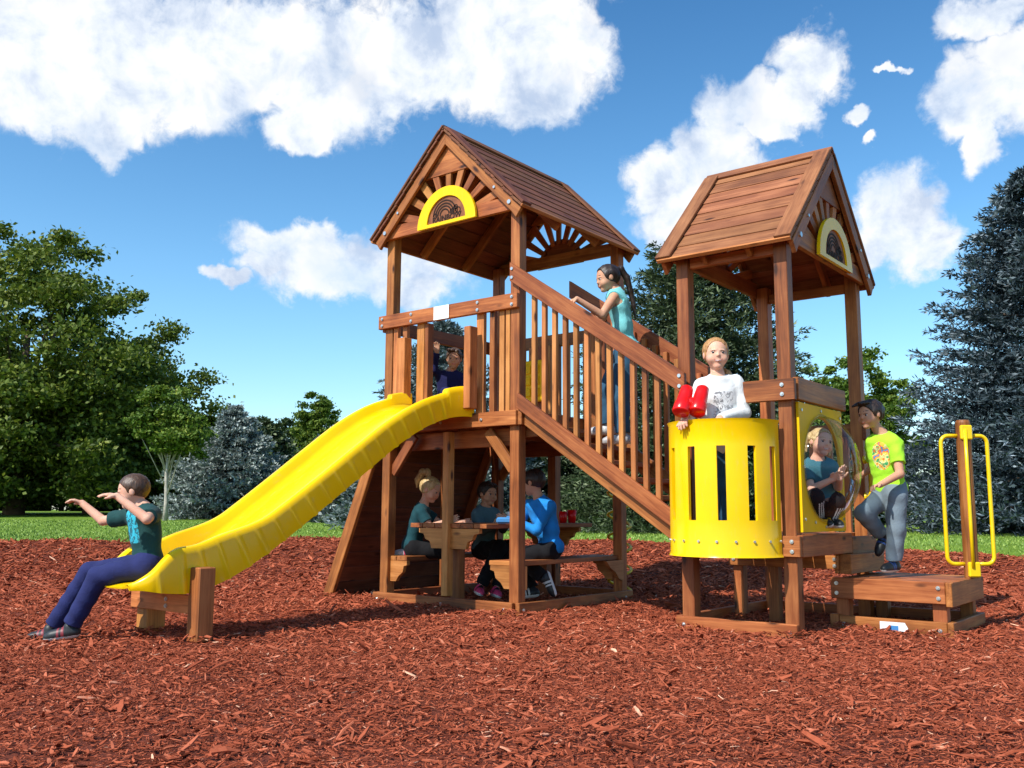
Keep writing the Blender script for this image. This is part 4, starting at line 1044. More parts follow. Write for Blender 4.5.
# spruces
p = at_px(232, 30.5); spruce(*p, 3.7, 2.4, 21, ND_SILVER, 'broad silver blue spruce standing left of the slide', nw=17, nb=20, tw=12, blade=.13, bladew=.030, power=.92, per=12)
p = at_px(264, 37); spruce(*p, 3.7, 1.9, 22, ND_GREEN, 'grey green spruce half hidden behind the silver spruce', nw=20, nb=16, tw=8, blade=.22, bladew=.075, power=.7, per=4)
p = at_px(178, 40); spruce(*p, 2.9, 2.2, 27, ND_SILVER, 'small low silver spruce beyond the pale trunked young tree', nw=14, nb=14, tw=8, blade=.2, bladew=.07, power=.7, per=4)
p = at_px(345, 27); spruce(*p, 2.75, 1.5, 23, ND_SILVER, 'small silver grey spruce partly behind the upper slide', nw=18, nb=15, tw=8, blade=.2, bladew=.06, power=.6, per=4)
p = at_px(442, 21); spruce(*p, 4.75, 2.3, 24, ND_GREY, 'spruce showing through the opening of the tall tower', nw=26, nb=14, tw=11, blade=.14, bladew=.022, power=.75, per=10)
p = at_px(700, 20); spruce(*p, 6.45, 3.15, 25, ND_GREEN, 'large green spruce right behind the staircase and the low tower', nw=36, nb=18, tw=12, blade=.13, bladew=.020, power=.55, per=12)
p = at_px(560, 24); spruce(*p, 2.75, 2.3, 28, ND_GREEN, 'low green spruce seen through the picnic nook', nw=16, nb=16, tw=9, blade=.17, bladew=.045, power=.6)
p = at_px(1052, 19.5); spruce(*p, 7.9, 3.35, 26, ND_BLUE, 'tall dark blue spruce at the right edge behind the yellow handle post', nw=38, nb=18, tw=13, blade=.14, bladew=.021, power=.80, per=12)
p = at_px(842, 27); spruce(*p, 2.6, 1.9, 29, ND_GREEN, 'low green spruce behind the boy in the lime shirt', nw=14, nb=15, tw=9, blade=.18, bladew=.05, power=.6)
# ================================================================== CHILDREN
def vec(*a): return np.array(a, float)
def nz(v): v = np.asarray(v, float); return v/(np.linalg.norm(v)+1e-9)
class Field:
    """signed distance grid with smooth unions, turned into one closed surface"""
    def __init__(s, lo, hi, h):
        s.h = h; s.lo = np.array(lo)-3*h; s.n = (np.ceil((np.array(hi)+3*h-s.lo)/h)+1).astype(int)
        s.D = np.full(s.n, .12, np.float32)
        s.ax = [s.lo[i]+h*np.arange(s.n[i]) for i in range(3)]
    def box(s, lo, hi, m):
        a = np.maximum(0, np.floor((np.array(lo)-m-s.lo)/s.h).astype(int)); b = np.minimum(s.n, np.ceil((np.array(hi)+m-s.lo)/s.h).astype(int)+1)
        return tuple(slice(a[i], max(a[i], b[i])) for i in range(3))
    def pts(s, sl):
        return np.meshgrid(s.ax[0][sl[0]], s.ax[1][sl[1]], s.ax[2][sl[2]], indexing='ij')
    def put(s, sl, d, k, sub=False):
        A = s.D[sl]
        if sub:
            d = -d; h_ = np.clip(.5-.5*(A-d)/k, 0, 1); s.D[sl] = A+(d-A)*h_+k*h_*(1-h_)
        else:
            h_ = np.clip(.5+.5*(A-d)/k, 0, 1); s.D[sl] = A+(d-A)*h_-k*h_*(1-h_)
    def cap(s, a, b, ra, rb=None, k=.015, flat=None, sub=False, clip=None):
        a, b = np.array(a, float), np.array(b, float); rb = ra if rb is None else rb; R = max(ra, rb)
        sl = s.box(np.minimum(a, b)-R, np.maximum(a, b)+R, .05)
        X, Y, Z = s.pts(sl); d = b-a; L2 = d@d+1e-9
        if X.size == 0: return
        px, py, pz = X-a[0], Y-a[1], Z-a[2]
        t = np.clip((px*d[0]+py*d[1]+pz*d[2])/L2, 0, 1)
        qx, qy, qz = px-t*d[0], py-t*d[1], pz-t*d[2]
        if flat is not None:   # flat = (direction, factor): squash along a direction
            f, fac = flat; q = qx*f[0]+qy*f[1]+qz*f[2]; e = q*(fac-1); qx, qy, qz = qx+e*f[0], qy+e*f[1], qz+e*f[2]
        D_ = np.sqrt(qx*qx+qy*qy+qz*qz)-(ra+(rb-ra)*t)
        if clip is not None:
            cp, cn = clip; D_ = np.maximum(D_, (X-cp[0])*cn[0]+(Y-cp[1])*cn[1]+(Z-cp[2])*cn[2])
        s.put(sl, D_.astype(np.float32), k, sub)
    def ell(s, c, r, A=None, k=.015, sub=False):
        c = np.array(c, float); r = np.array(r, float); A = np.eye(3) if A is None else A   # A columns = axes
        ext = np.sqrt(((A*r)**2).sum(1)); sl = s.box(c-ext, c+ext, .05); X, Y, Z = s.pts(sl)
        if X.size == 0: return
        px, py, pz = X-c[0], Y-c[1], Z-c[2]
        u = [(px*A[0, i]+py*A[1, i]+pz*A[2, i]) for i in range(3)]
        k0 = np.sqrt(sum((u[i]/r[i])**2 for i in range(3))); k1 = np.sqrt(sum((u[i]/r[i]**2)**2 for i in range(3)))+1e-6
        s.put(sl, (k0*(k0-1)/k1).astype(np.float32), k, sub)
    def cut(s, p, n, k=.003):
        """remove everything on the n side of the plane through p"""
        X, Y, Z = np.meshgrid(*s.ax, indexing='ij', sparse=True)
        d = ((X-p[0])*n[0]+(Y-p[1])*n[1]+(Z-p[2])*n[2]).astype(np.float32)
        s.D = np.maximum(s.D, d)
    def cut_local(s, p, n, rad):
        p = np.array(p); sl = s.box(p-rad, p+rad, 0); X, Y, Z = s.pts(sl)
        d = (X-p[0])*n[0]+(Y-p[1])*n[1]+(Z-p[2])*n[2]; rr = (X-p[0])**2+(Y-p[1])**2+(Z-p[2])**2
        A = s.D[sl]; s.D[sl] = np.where(rr < rad*rad, np.maximum(A, d), A)
    def wobble(s, amp, f, seed):
        r = np.random.default_rng(seed); X, Y, Z = np.meshgrid(*s.ax, indexing='ij', sparse=True); w = 0
        for i in range(6):
            v = r.normal(size=3)*f; w = w+np.sin(X*v[0]+Y*v[1]+Z*v[2]+r.uniform(0, 6))
        s.D = s.D+(amp*w/2.4).astype(np.float32)
    def mesh(s):
        D = s.D; S = D < 0; h = s.h
        c = np.zeros(tuple(s.n-1), np.int8)
        for i in (0, 1):
            for j in (0, 1):
                for k in (0, 1): c += S[i:s.n[0]-1+i, j:s.n[1]-1+j, k:s.n[2]-1+k]
        act = (c > 0) & (c < 8); idx = np.full(act.shape, -1, np.int64); ii = np.argwhere(act); idx[act] = np.arange(len(ii))
        acc = np.zeros((len(ii), 3)); cnt = np.zeros(len(ii))
        cor = [(i, j, k) for i in (0, 1) for j in (0, 1) for k in (0, 1)]
        val = {q: D[ii[:, 0]+q[0], ii[:, 1]+q[1], ii[:, 2]+q[2]] for q in cor}
        for a in cor:
            for ax in range(3):
                if a[ax] == 0:
                    b = list(a); b[ax] = 1; b = tuple(b); va, vb = val[a], val[b]; m = (va < 0) != (vb < 0)
                    t = np.where(m, va/np.where(m, va-vb, 1), 0); pt = np.tile(np.array(a, float), (len(ii), 1)); pt[:, ax] += t
                    acc[m] += pt[m]; cnt[m] += 1
        V = s.lo+(ii+acc/cnt[:, None])*h
        F = []
        for ax in range(3):
            o = [q for q in range(3) if q != ax]
            n0 = [slice(0, None)]*3
            A = [slice(1, s.n[q]-1) for q in range(3)]; A[ax] = slice(0, s.n[ax]-1)
            B = list(A); B[ax] = slice(1, s.n[ax])
            sa, sb = S[tuple(A)], S[tuple(B)]; e = np.argwhere(sa != sb)
            fl = sa[tuple(e.T)]
            e = e+np.array([0 if q == ax else 1 for q in range(3)])
            d1 = np.zeros(3, int); d1[o[0]] = -1; d2 = np.zeros(3, int); d2[o[1]] = -1
            q = [idx[tuple((e+w).T)] for w in (0*d1, d1, d1+d2, d2)]
            Q = np.stack(q, -1); pos = fl if ax != 1 else ~fl
            Q[~pos] = Q[~pos][:, ::-1]; F.append(Q)
        return V, np.vstack(F)
def axes(f, u):
    """columns: right, forward, up"""
    f = nz(f); u = np.asarray(u, float); u = nz(u-f*(u@f)); r = np.cross(f, u); return np.stack([r, f, u], 1)
def jpts(J): return np.array(list(J.values()))
LIP = simple('lips', (.55, .16, .14), .5); EYEW = simple('eye_white', (.55, .54, .52), .25); IRIS = simple('iris', (.035, .03, .03), .15); LASH = simple('eyelash', (.03, .018, .012), .8, .1); SOLE = simple('shoe_sole', (.6, .6, .58), .6)
def build_child(name, J, label, look, headh, skinm, hairmat, shirt, pants, shoe, face_up=(0, 0, 1), hair='short', sleeve='short', chest=None,
                hands=None, shirtprint=None, brow=None, toes=None, pantcut=.92, stripe=None, seed=1, tank=False, shoe2=None, hem=0.0, torso_f=None, width=1.0, smile=False, h=None):
    width = width*1.07
    J = {k: np.array(v, float) for k, v in J.items()}
    S = headh/.21; h = h or FINE
    base = (J['pelvis'][0], J['pelvis'][1], min(J['anL'][2], J['anR'][2])-.06)
    root = empty('person', base, label, 'person')
    look = nz(look); A = axes(look, face_up); Rr, Ff, Uu = A[:, 0], A[:, 1], A[:, 2]; hc = J['head']; H = headh
    tu = nz(J['neck']-J['pelvis']); tr_ = nz((J['shR']-J['shL'])); tf = nz(np.cross(tu, tr_)); tr_ = np.cross(tf, tu); TA = np.stack([tr_, tf, tu], 1)
    if torso_f is not None: pass
    chestc = J['pelvis']*.30+J['neck']*.70; belly = J['pelvis']*.62+J['neck']*.38
    def hp(x, y, z): return hc+A@(np.array([x, y, z])*H)
    lo = jpts(J).min(0)-.17; hi = jpts(J).max(0)+.17
    # ---- body
    G = Field(lo, hi, h)
    def torso(g, e, k=.035):
        g.ell(chestc, np.array([.112*width, .068, .125])*S+e, TA, k); g.ell(belly, np.array([.098*width, .064, .12])*S+e, TA, k); g.ell(J['pelvis'], np.array([.104*width, .074, .085])*S+e, TA, k)
        g.cap(J['shL'], J['shR'], .036*S+e, k=k); g.cap(J['neck']-tu*.02, J['neck']+tu*.012*S, .045*S+e*.5, .038*S+e*.5, k=k)
    torso(G, -.005)
    G.cap(J['neck']-tu*.02, hp(0, -.08, -.25), .040*S, .036*S, k=.022)
    for q in 'LR':
        G.cap(J['sh'+q], J['el'+q], .037*S, .029*S, k=.010); G.cap(J['el'+q], J['wr'+q], .030*S, .0205*S, k=.006)
        G.cap(J['hip'+q], J['kn'+q], .062*S, .042*S, k=.025); G.cap(J['kn'+q], J['an'+q], .041*S, .025*S, k=.015)
    G.ell(hp(0, -.07, .10), np.array([.345, .425, .385])*H, A, .02); G.ell(hp(0, .10, -.11), np.array([.285, .272, .315])*H, A, .02)
    G.ell(hp(0, .22, -.37), np.array([.12, .11, .09])*H, A, .015)
    for s_ in (-1, 1):
        G.ell(hp(.165*s_, .21, -.16), np.array([.125, .125, .12])*H, A, .014)
        G.ell(hp(.135*s_, .385, .015), np.array([.085, .036, .038])*H, A, .010, sub=True)
        G.cap(hp(.06*s_, .355, .085), hp(.21*s_, .315, .075), .004*H, k=.012)
        G.ell(hp(.345*s_, -.04, -.02), np.array([.03, .07, .105])*H, A, .006)
    G.cap(hp(0, .35, .0), hp(0, .395, -.075), .022*H, .033*H, k=.012); G.cap(hp(-.035, .37, -.085), hp(.035, .37, -.085), .021*H, k=.007)
    G.cap(hp(0, .355, -.235), hp(-.085, .325, -.215), .026*H, .018*H, k=.006); G.cap(hp(0, .355, -.235), hp(.085, .325, -.215), .026*H, .018*H, k=.006)
    for q in 'LR':                            # hands
        hd, pn, curl = (hands or {}).get(q, (None, None, .5))
        wr = J['wr'+q]; fa = nz(wr-J['el'+q]); d = nz(hd) if hd is not None else fa
        pn = nz(pn) if pn is not None else np.cross(d, vec(0, 0, 1)) if abs(d[2]) < .8 else vec(0, 1, 0)
        pn = nz(pn-d*(pn@d)); sd_ = np.cross(d, pn)*(1 if q == 'L' else -1)   # towards the thumb
        for i, o_ in enumerate((.021, .007, -.007, -.020)):
            kx = wr+d*(.052-.004*abs(i-1))*S+sd_*o_*S
            G.cap(wr+sd_*o_*.55*S+d*.008, kx, .0105*S, .0095*S, k=.006)
            Lf = (.046, .052, .048, .037)[i]*S; c0 = curl*.6; c1 = curl*1.5
            d1 = nz(d*math.cos(c0)+pn*math.sin(c0)+sd_*(.10*(1.5-i)*.6)); k1 = kx+d1*Lf*.5
            d2 = nz(d*math.cos(c1)+pn*math.sin(c1)+sd_*(.06*(1.5-i))); k2 = k1+d2*Lf*.5
            G.cap(kx, k1, .0078*S, .0072*S, k=.003); G.cap(k1, k2, .0072*S, .0062*S, k=.003)
        t0 = wr+d*.014*S+sd_*.016*S; t1 = t0+nz(sd_*.75+d*.65+pn*.25)*.026*S; t2 = t1+nz(sd_*.30+d*.85+pn*.4)*.024*S
        G.cap(t0, t1, .0105*S, .0085*S, k=.006); G.cap(t1, t2, .0085*S, .0068*S, k=.003)
    # feet
    TD = {}
    for q in 'LR':
        td = nz((toes or {}).get(q, look*vec(1, 1, 0))); TD[q] = td; an = J['an'+q]; sh_ = nz(J['an'+q]-J['kn'+q])
        dn = sh_-td*(sh_@td); dn = nz(dn); TD[q+'n'] = dn
        G.cap(an+dn*.02*S-td*.02*S, an+dn*.03*S+td*.09*S, .026*S, .02*S, k=.015)
    V, F = G.mesh()
    fc = V[F].mean(1); loc = ((fc-hc)@A)/H; mi = np.zeros(len(F), int)
    mi[(np.abs(loc[:, 0]) < .080) & (np.abs(loc[:, 2]+.238-3.0*loc[:, 0]**2) < .020) & (loc[:, 1] > .28)] = 1
    if smile:
        mi[(np.abs(loc[:, 0]) < .125) & (np.abs(loc[:, 2]+.245-4.0*loc[:, 0]**2) < .019) & (loc[:, 1] > .24)] = 1
        mi[(np.abs(loc[:, 0]) < .085) & (np.abs(loc[:, 2]+.240-4.0*loc[:, 0]**2) < .0105) & (loc[:, 1] > .24)] = 3
    bz = (np.abs(loc[:, 2]-.125-.025*np.cos((np.abs(loc[:, 0])-.15)*12)) < .0075) & (np.abs(np.abs(loc[:, 0])-.14) < .075) & (loc[:, 1] > .25); mi[bz] = 2
    mi[(np.abs(loc[:, 2]-.064+7*(np.abs(loc[:, 0])-.135)**2) < .008) & (np.abs(np.abs(loc[:, 0])-.135) < .062) & (loc[:, 1] > .25)] = 4
    link('body', new_mesh_np('body', V, F, [skinm, LIP, brow or hairmat, EYEW, LASH], mi, smooth=True), root)
    for s_ in (-1, 1):                          # eyes
        bm = bmesh.new(); M = Matrix([[*A[i], 0] for i in range(3)]+[[0, 0, 0, 1]]); M.translation = hp(.135*s_, .306, .012)
        bmesh.ops.create_uvsphere(bm, u_segments=14, v_segments=10, radius=.047*H, matrix=M @ Matrix.Rotation(-math.pi/2, 4, 'X'))
        Fv_ = Vector(Ff)
        bm.normal_update()
        for f in bm.faces:
            if (f.calc_center_median()-M.translation).normalized().dot(Fv_) > .70: f.material_index = 1
            f.smooth = True
        link('eye', bm_done(bm, 'eye', [EYEW, IRIS]), root)
    # ---- shirt
    G = Field(lo, hi, h); e = .013
    torso(G, e)
    for q in 'LR':
        a, b = J['sh'+q], J['el'+q]; w = J['wr'+q]
        if tank: continue
        if sleeve == 'short': p = a+(b-a)*.66; G.cap(a, a+(b-a)*.8, .043*S+e*.6, .042*S+e*.6, k=.012, clip=(p, nz(b-a)))
        else:
            G.cap(a, b, .040*S+e*.5, .033*S+e*.5, k=.014); p = b+(w-b)*.93; G.cap(b, b+(w-b)*1.0, .033*S+e*.5, .027*S+e*.4, k=.012, clip=(p, nz(w-b)))
    G.wobble(.0028, 38, seed)
    hemp = J['pelvis']-tu*(.045*S-hem)
    G.cut(J['pelvis']-tu*(.05*S+hem), -tu) if True else 0
    npn = nz(tu*.9+tf*.30); G.cut_local(J['neck']+tu*.010*S, npn, .062*S)
    if tank:
        for q in 'LR': G.cut_local(J['sh'+q]+(J['sh'+q]-chestc)*.0, nz(J['sh'+q]-J['neck']), .075*S)
    V, F = G.mesh(); mats = [shirt]; mi = np.zeros(len(F), int)
    if shirtprint is not None:
        mats.append(shirtprint[0]); fc = V[F].mean(1); lc = ((fc-chestc)@TA)/S; x0, x1, z0, z1 = shirtprint[1]; nrm = np.cross(V[F[:, 1]]-V[F[:, 0]], V[F[:, 2]]-V[F[:, 0]])@tf
        inside = (lc[:, 0] > x0) & (lc[:, 0] < x1) & (lc[:, 2] > z0) & (lc[:, 2] < z1) & (lc[:, 1] > .025) & (lc[:, 1] < .095)
        if shirtprint[2] == 'back': inside = (lc[:, 0] > x0) & (lc[:, 0] < x1) & (lc[:, 2] > z0) & (lc[:, 2] < z1) & (lc[:, 1] < 0)
        if shirtprint[2] == 'round': inside &= (((lc[:, 0]-(x0+x1)/2)/(x1-x0)*2)**2+((lc[:, 2]-(z0+z1)/2)/(z1-z0)*2)**2 < 1)
        mi[inside] = 1
    link('shirt', new_mesh_np('shirt', V, F, mats, mi, smooth=True), root)
    # ---- trousers
    G = Field(lo, hi, h); e = .010
    G.ell(J['pelvis'], np.array([.106*width, .076, .085])*S+e*.7, TA, .03)
    G.cap(J['hipL'], J['hipR'], .066*S+e, k=.03)
    for q in 'LR':
        G.cap(J['hip'+q], J['kn'+q], .070*S+e, .053*S+e, k=.028); p = J['kn'+q]+(J['an'+q]-J['kn'+q])*pantcut; G.cap(J['kn'+q], J['an'+q], .052*S+e, .042*S+e, k=.02, clip=(p, nz(J['an'+q]-J['kn'+q])))
    G.cut_local(J['pelvis']+tu*.055*S, tu, .2*S); G.wobble(.003, 34, seed+5)
    V, F = G.mesh(); mats = [pants]; mi = np.zeros(len(F), int)
    if stripe is not None:
        mats.append(stripe); fc = V[F].mean(1)
        for q in 'LR':
            a, b = J['kn'+q], J['an'+q]; d = b-a; t = ((fc-a)@d)/(d@d); r = fc-a-np.outer(t, d); sdv = nz(np.cross(d, look)); ang = np.arctan2(r@sdv, r@nz(np.cross(sdv, d)))
            m_ = (t > 0) & (t < .9) & (np.linalg.norm(r, axis=1) < .08) & ((np.abs(ang) < .07) | (np.abs(ang-.3) < .07) | (np.abs(ang+.3) < .07)); mi[m_] = 1
    link('trousers', new_mesh_np('trousers', V, F, mats, mi, smooth=True), root)
    # ---- shoes
    for q in 'LR':
        an, td, dn = J['an'+q], TD[q], TD[q+'n']; G = Field(an-.2, an+.2, .004)
        sdv = np.cross(td, dn)
        G.cap(an-dn*.005, an+dn*.02*S, .034*S, .036*S, k=.01); G.cap(an+dn*.025*S-td*.025*S, an+dn*.032*S+td*.10*S, .036*S, .031*S, k=.02); G.cap(an+dn*.03*S+td*.06*S, an+dn*.038*S+td*.13*S, .033*S, .026*S, k=.02)
        zb = an+dn*.062*S
        G.cut(zb, dn)
        V, F = G.mesh(); fc = V[F].mean(1); hgt = (zb-fc)@dn; mi = np.where(hgt < .019, 1, 0)
        fwd = (fc-an)@td
        mi = np.where((mi == 0) & (np.abs(fwd-.035*S) < .008), 2, mi); mi = np.where((mi == 0) & (np.abs(fwd-.062*S) < .006), 2, mi)
        link('shoe', new_mesh_np('shoe', V, F, [shoe, SOLE, shoe2 or SOLE], mi, smooth=True), root)
    # ---- hair
    G = Field(hc-.30-.12*(hair != 'short'), hc+.26, .004); e = .028 if hair == 'buzz' else .050 if hair in ('short', 'messy') else .034
    G.ell(hp(0, -.085, .115), (np.array([.345, .425, .385])+e)*H, A, .01)
    if hair in ('short', 'messy'):
        for i in range(9):
            r_ = np.random.default_rng(seed*31+i); x = r_.uniform(-.25, .25); G.cap(hp(x, .20, .42), hp(x*1.2+r_.uniform(-.1, .1), .40, .40+r_.uniform(-.06, .05)), .06*H, .03*H, k=.012)
    G.ell(hp(0, .48, -.14 if hair in ('short', 'messy', 'buzz') else -.10), np.array([.44 if hair != 'buzz' else .54, .45 if hair != 'buzz' else .50, .50])*H, A, .012, sub=True)
    if hair in ('low', 'pony', 'tails', 'highpony'): G.ell(hp(0, .52, -.02), np.array([.37, .46, .44])*H, A, .012, sub=True)
    G.ell(hp(0, .30, -.48), np.array([.60, .52, .42])*H, A, .015, sub=True)
    low = -.18 if hair in ('short', 'buzz', 'messy') else -.22
    G.cut(hp(0, -.2, low), nz(-Uu*.85+Ff*.35))
    for s_ in (-1, 1): G.ell(hp(.40*s_, -.02, -.04), np.array([.10, .10, .13])*H, A, .008, sub=True)
    if hair == 'pony':
        p0 = hp(0, -.42, .22); pts = [p0, hp(0, -.62, .26), hp(.02, -.78, -.10), hp(.05, -.80, -.60), hp(.06, -.78, -1.15), hp(.05, -.72, -1.65)]
        rs = [.08, .12, .12, .105, .075, .02]
        for i in range(5): G.cap(pts[i], pts[i+1], rs[i]*H, rs[i+1]*H, k=.012)
    if hair == 'highpony':
        p0 = hp(0, -.30, .42); pts = [p0, hp(0, -.45, .60), hp(0, -.66, .48), hp(.03, -.72, .10), hp(.04, -.62, -.15)]
        rs = [.07, .13, .15, .12, .03]
        for i in range(4): G.cap(pts[i], pts[i+1], rs[i]*H, rs[i+1]*H, k=.012)
    if hair == 'tails':
        for s_ in (-1, 1):
            pts = [hp(.30*s_, -.20, .25), hp(.46*s_, -.24, .05), hp(.44*s_, -.15, -.35)]
            for i in range(2): G.cap(pts[i], pts[i+1], (.09, .11)[i]*H, (.11, .03)[i]*H, k=.01)
    if hair == 'low':
        pts = [hp(-.05, -.42, -.1), hp(-.2, -.40, -.35), hp(-.36, -.12, -.55), hp(-.40, .0, -.85)]
        for i in range(3): G.cap(pts[i], pts[i+1], .10*H, (.11, .08, .03)[i]*H, k=.012)
    G.wobble(.0010 if hair == 'buzz' else .0016, 90, seed+9)
    V, F = G.mesh(); link('hair', new_mesh_np('hair', V, F, hairmat, smooth=True), root)
    return root

KIDS = {
'slide': {'pelvis': [-0.825, -2.53, 0.457], 'neck': [-0.853, -2.553, 0.768], 'head': [-0.914, -2.601, 0.863], 'shL': [-0.713, -2.582, 0.734], 'shR': [-0.964, -2.576, 0.72], 'elL': [-0.578, -2.692, 0.706], 'elR': [-1.176, -2.629, 0.689], 'wrL': [-0.737, -2.792, 0.835], 'wrR': [-1.303, -2.703, 0.797], 'hipL': [-0.773, -2.566, 0.431], 'hipR': [-0.893, -2.508, 0.424], 'knL': [-0.981, -2.743, 0.367], 'knR': [-1.16, -2.693, 0.386], 'anL': [-1.094, -2.832, 0.076], 'anR': [-1.334, -2.83, 0.045]},
'stair': {'pelvis': [0.683, 0.47, 2.007], 'neck': [0.62, 0.42, 2.455], 'head': [0.566, 0.377, 2.55], 'shL': [0.671, 0.308, 2.379], 'shR': [0.531, 0.503, 2.435], 'elL': [0.642, 0.183, 2.222], 'elR': [0.42, 0.543, 2.288], 'wrL': [0.524, 0.026, 2.332], 'wrR': [0.27, 0.526, 2.287], 'hipL': [0.713, 0.404, 1.949], 'hipR': [0.628, 0.515, 1.973], 'knL': [0.691, 0.361, 1.61], 'knR': [0.516, 0.427, 1.675], 'anL': [0.695, 0.377, 1.324], 'anR': [0.521, 0.444, 1.406]},
'panel': {'pelvis': [1.664, -0.023, 1.149], 'neck': [1.677, -0.038, 1.644], 'head': [1.67, -0.044, 1.784], 'shR': [1.594, -0.103, 1.584], 'shL': [1.769, 0.035, 1.599], 'elR': [1.544, -0.168, 1.405], 'elL': [1.814, 0.045, 1.406], 'wrR': [1.579, -0.306, 1.339], 'wrL': [1.752, -0.195, 1.345], 'hipR': [1.622, -0.056, 1.11], 'hipL': [1.704, 0.009, 1.11], 'knR': [1.627, -0.077, 0.903], 'knL': [1.708, -0.013, 0.903], 'anR': [1.614, -0.062, 0.674], 'anL': [1.694, 0.002, 0.674]},
'bubble': {'pelvis': [2.03, 0.715, 0.814], 'neck': [2.055, 0.658, 1.11], 'head': [2.091, 0.649, 1.23], 'shR': [1.984, 0.602, 1.055], 'shL': [2.135, 0.696, 1.062], 'elR': [2.06, 0.534, 0.918], 'elL': [2.179, 0.692, 0.934], 'wrR': [2.175, 0.574, 0.977], 'wrL': [2.229, 0.592, 0.983], 'hipR': [2.004, 0.669, 0.793], 'hipL': [2.073, 0.724, 0.794], 'knR': [2.088, 0.506, 0.858], 'knL': [2.189, 0.611, 0.833], 'anR': [2.05, 0.629, 0.72], 'anL': [2.114, 0.679, 0.72]},
'green': {'pelvis': [2.389, 1.127, 0.935], 'neck': [2.36, 1.104, 1.31], 'head': [2.305, 1.035, 1.441], 'shL': [2.452, 1.075, 1.234], 'shR': [2.307, 1.088, 1.248], 'elL': [2.497, 0.996, 1.025], 'elR': [2.233, 1.258, 1.082], 'wrL': [2.397, 0.879, 0.949], 'wrR': [2.161, 1.278, 1.041], 'hipL': [2.432, 1.084, 0.878], 'hipR': [2.341, 1.166, 0.88], 'knL': [2.431, 1.071, 0.648], 'knR': [2.241, 1.01, 0.762], 'anL': [2.405, 1.076, 0.425], 'anR': [2.302, 1.186, 0.61]},
'blonde': {'pelvis': [-1.386, 0.282, 0.469], 'neck': [-1.316, 0.338, 0.804], 'head': [-1.263, 0.379, 0.943], 'shR': [-1.245, 0.24, 0.744], 'shL': [-1.391, 0.431, 0.744], 'elR': [-1.155, 0.26, 0.626], 'elL': [-1.279, 0.519, 0.657], 'wrR': [-1.076, 0.399, 0.677], 'wrL': [-1.101, 0.609, 0.667], 'hipR': [-1.33, 0.25, 0.437], 'hipL': [-1.414, 0.337, 0.432], 'knR': [-1.12, 0.403, 0.422], 'knL': [-1.201, 0.517, 0.425], 'anR': [-1.328, 0.226, 0.404], 'anL': [-1.427, 0.326, 0.398]},
'mid': {'pelvis': [-1.049, 0.851, 0.446], 'neck': [-1.044, 0.854, 0.799], 'head': [-1.024, 0.87, 0.915], 'shR': [-1.048, 0.749, 0.737], 'shL': [-1.012, 0.957, 0.738], 'elR': [-0.987, 0.747, 0.589], 'elL': [-0.917, 0.955, 0.606], 'wrR': [-0.891, 0.797, 0.642], 'wrL': [-0.813, 0.91, 0.669], 'hipR': [-1.057, 0.819, 0.421], 'hipL': [-1.02, 0.899, 0.419], 'knR': [-0.774, 0.737, 0.456], 'knL': [-0.723, 0.854, 0.455], 'anR': [-0.881, 0.602, 0.112], 'anL': [-0.786, 0.702, 0.094]},
'blue': {'pelvis': [-0.123, 0.587, 0.47], 'neck': [-0.199, 0.527, 0.87], 'head': [-0.238, 0.497, 0.991], 'shL': [-0.053, 0.477, 0.805], 'shR': [-0.335, 0.572, 0.814], 'elL': [-0.122, 0.384, 0.608], 'elR': [-0.418, 0.532, 0.634], 'wrL': [-0.283, 0.384, 0.669], 'wrR': [-0.465, 0.445, 0.683], 'hipL': [-0.094, 0.521, 0.449], 'hipR': [-0.196, 0.606, 0.443], 'knL': [-0.252, 0.358, 0.402], 'knR': [-0.369, 0.47, 0.402], 'anL': [-0.084, 0.439, 0.233], 'anR': [-0.255, 0.509, 0.135]},
'tower': {'pelvis': [-1.087, 0.416, 1.654], 'neck': [-1.09, 0.413, 1.973], 'head': [-1.05, 0.419, 2.085], 'shR': [-1.152, 0.364, 1.928], 'shL': [-1.014, 0.473, 1.92], 'elR': [-1.16, 0.282, 1.981], 'elL': [-0.918, 0.486, 1.755], 'wrR': [-1.114, 0.267, 2.133], 'wrL': [-0.906, 0.368, 1.707], 'hipR': [-1.114, 0.394, 1.637], 'hipL': [-1.045, 0.448, 1.637], 'knR': [-0.926, 0.186, 1.742], 'knL': [-0.833, 0.259, 1.743], 'anR': [-0.823, 0.051, 1.604], 'anL': [-0.732, 0.122, 1.605]}}
RR, BB, ZZ = np.array(rt), -np.array(fw), vec(0, 0, 1)
def dr(r, b, z): return nz(RR*r+BB*b+ZZ*z)
SK1 = skin('fair_skin', (.72, .42, .30)); SK2 = skin('warm_skin', (.60, .33, .21)); SK3 = skin('tan_skin', (.50, .25, .15))
HB = hairm('brown_hair', (.035, .018, .010), (.11, .055, .028)); HD = hairm('dark_hair', (.010, .007, .006), (.045, .025, .016)); HBL = hairm('blonde_hair', (.38, .24, .09), (.70, .52, .26)); HR = hairm('light_brown_hair', (.30, .14, .05), (.58, .32, .13))
C_TEAL = cloth('dark_green_cloth', (.012, .055, .055)); C_NAVY = cloth('navy_cloth', (.018, .024, .10)); C_AQUA = cloth('aqua_cloth', (.20, .60, .62)); C_DENIM = cloth('denim', (.03, .09, .16)); C_WHITE = cloth('white_cloth', (.72, .74, .74), .05)
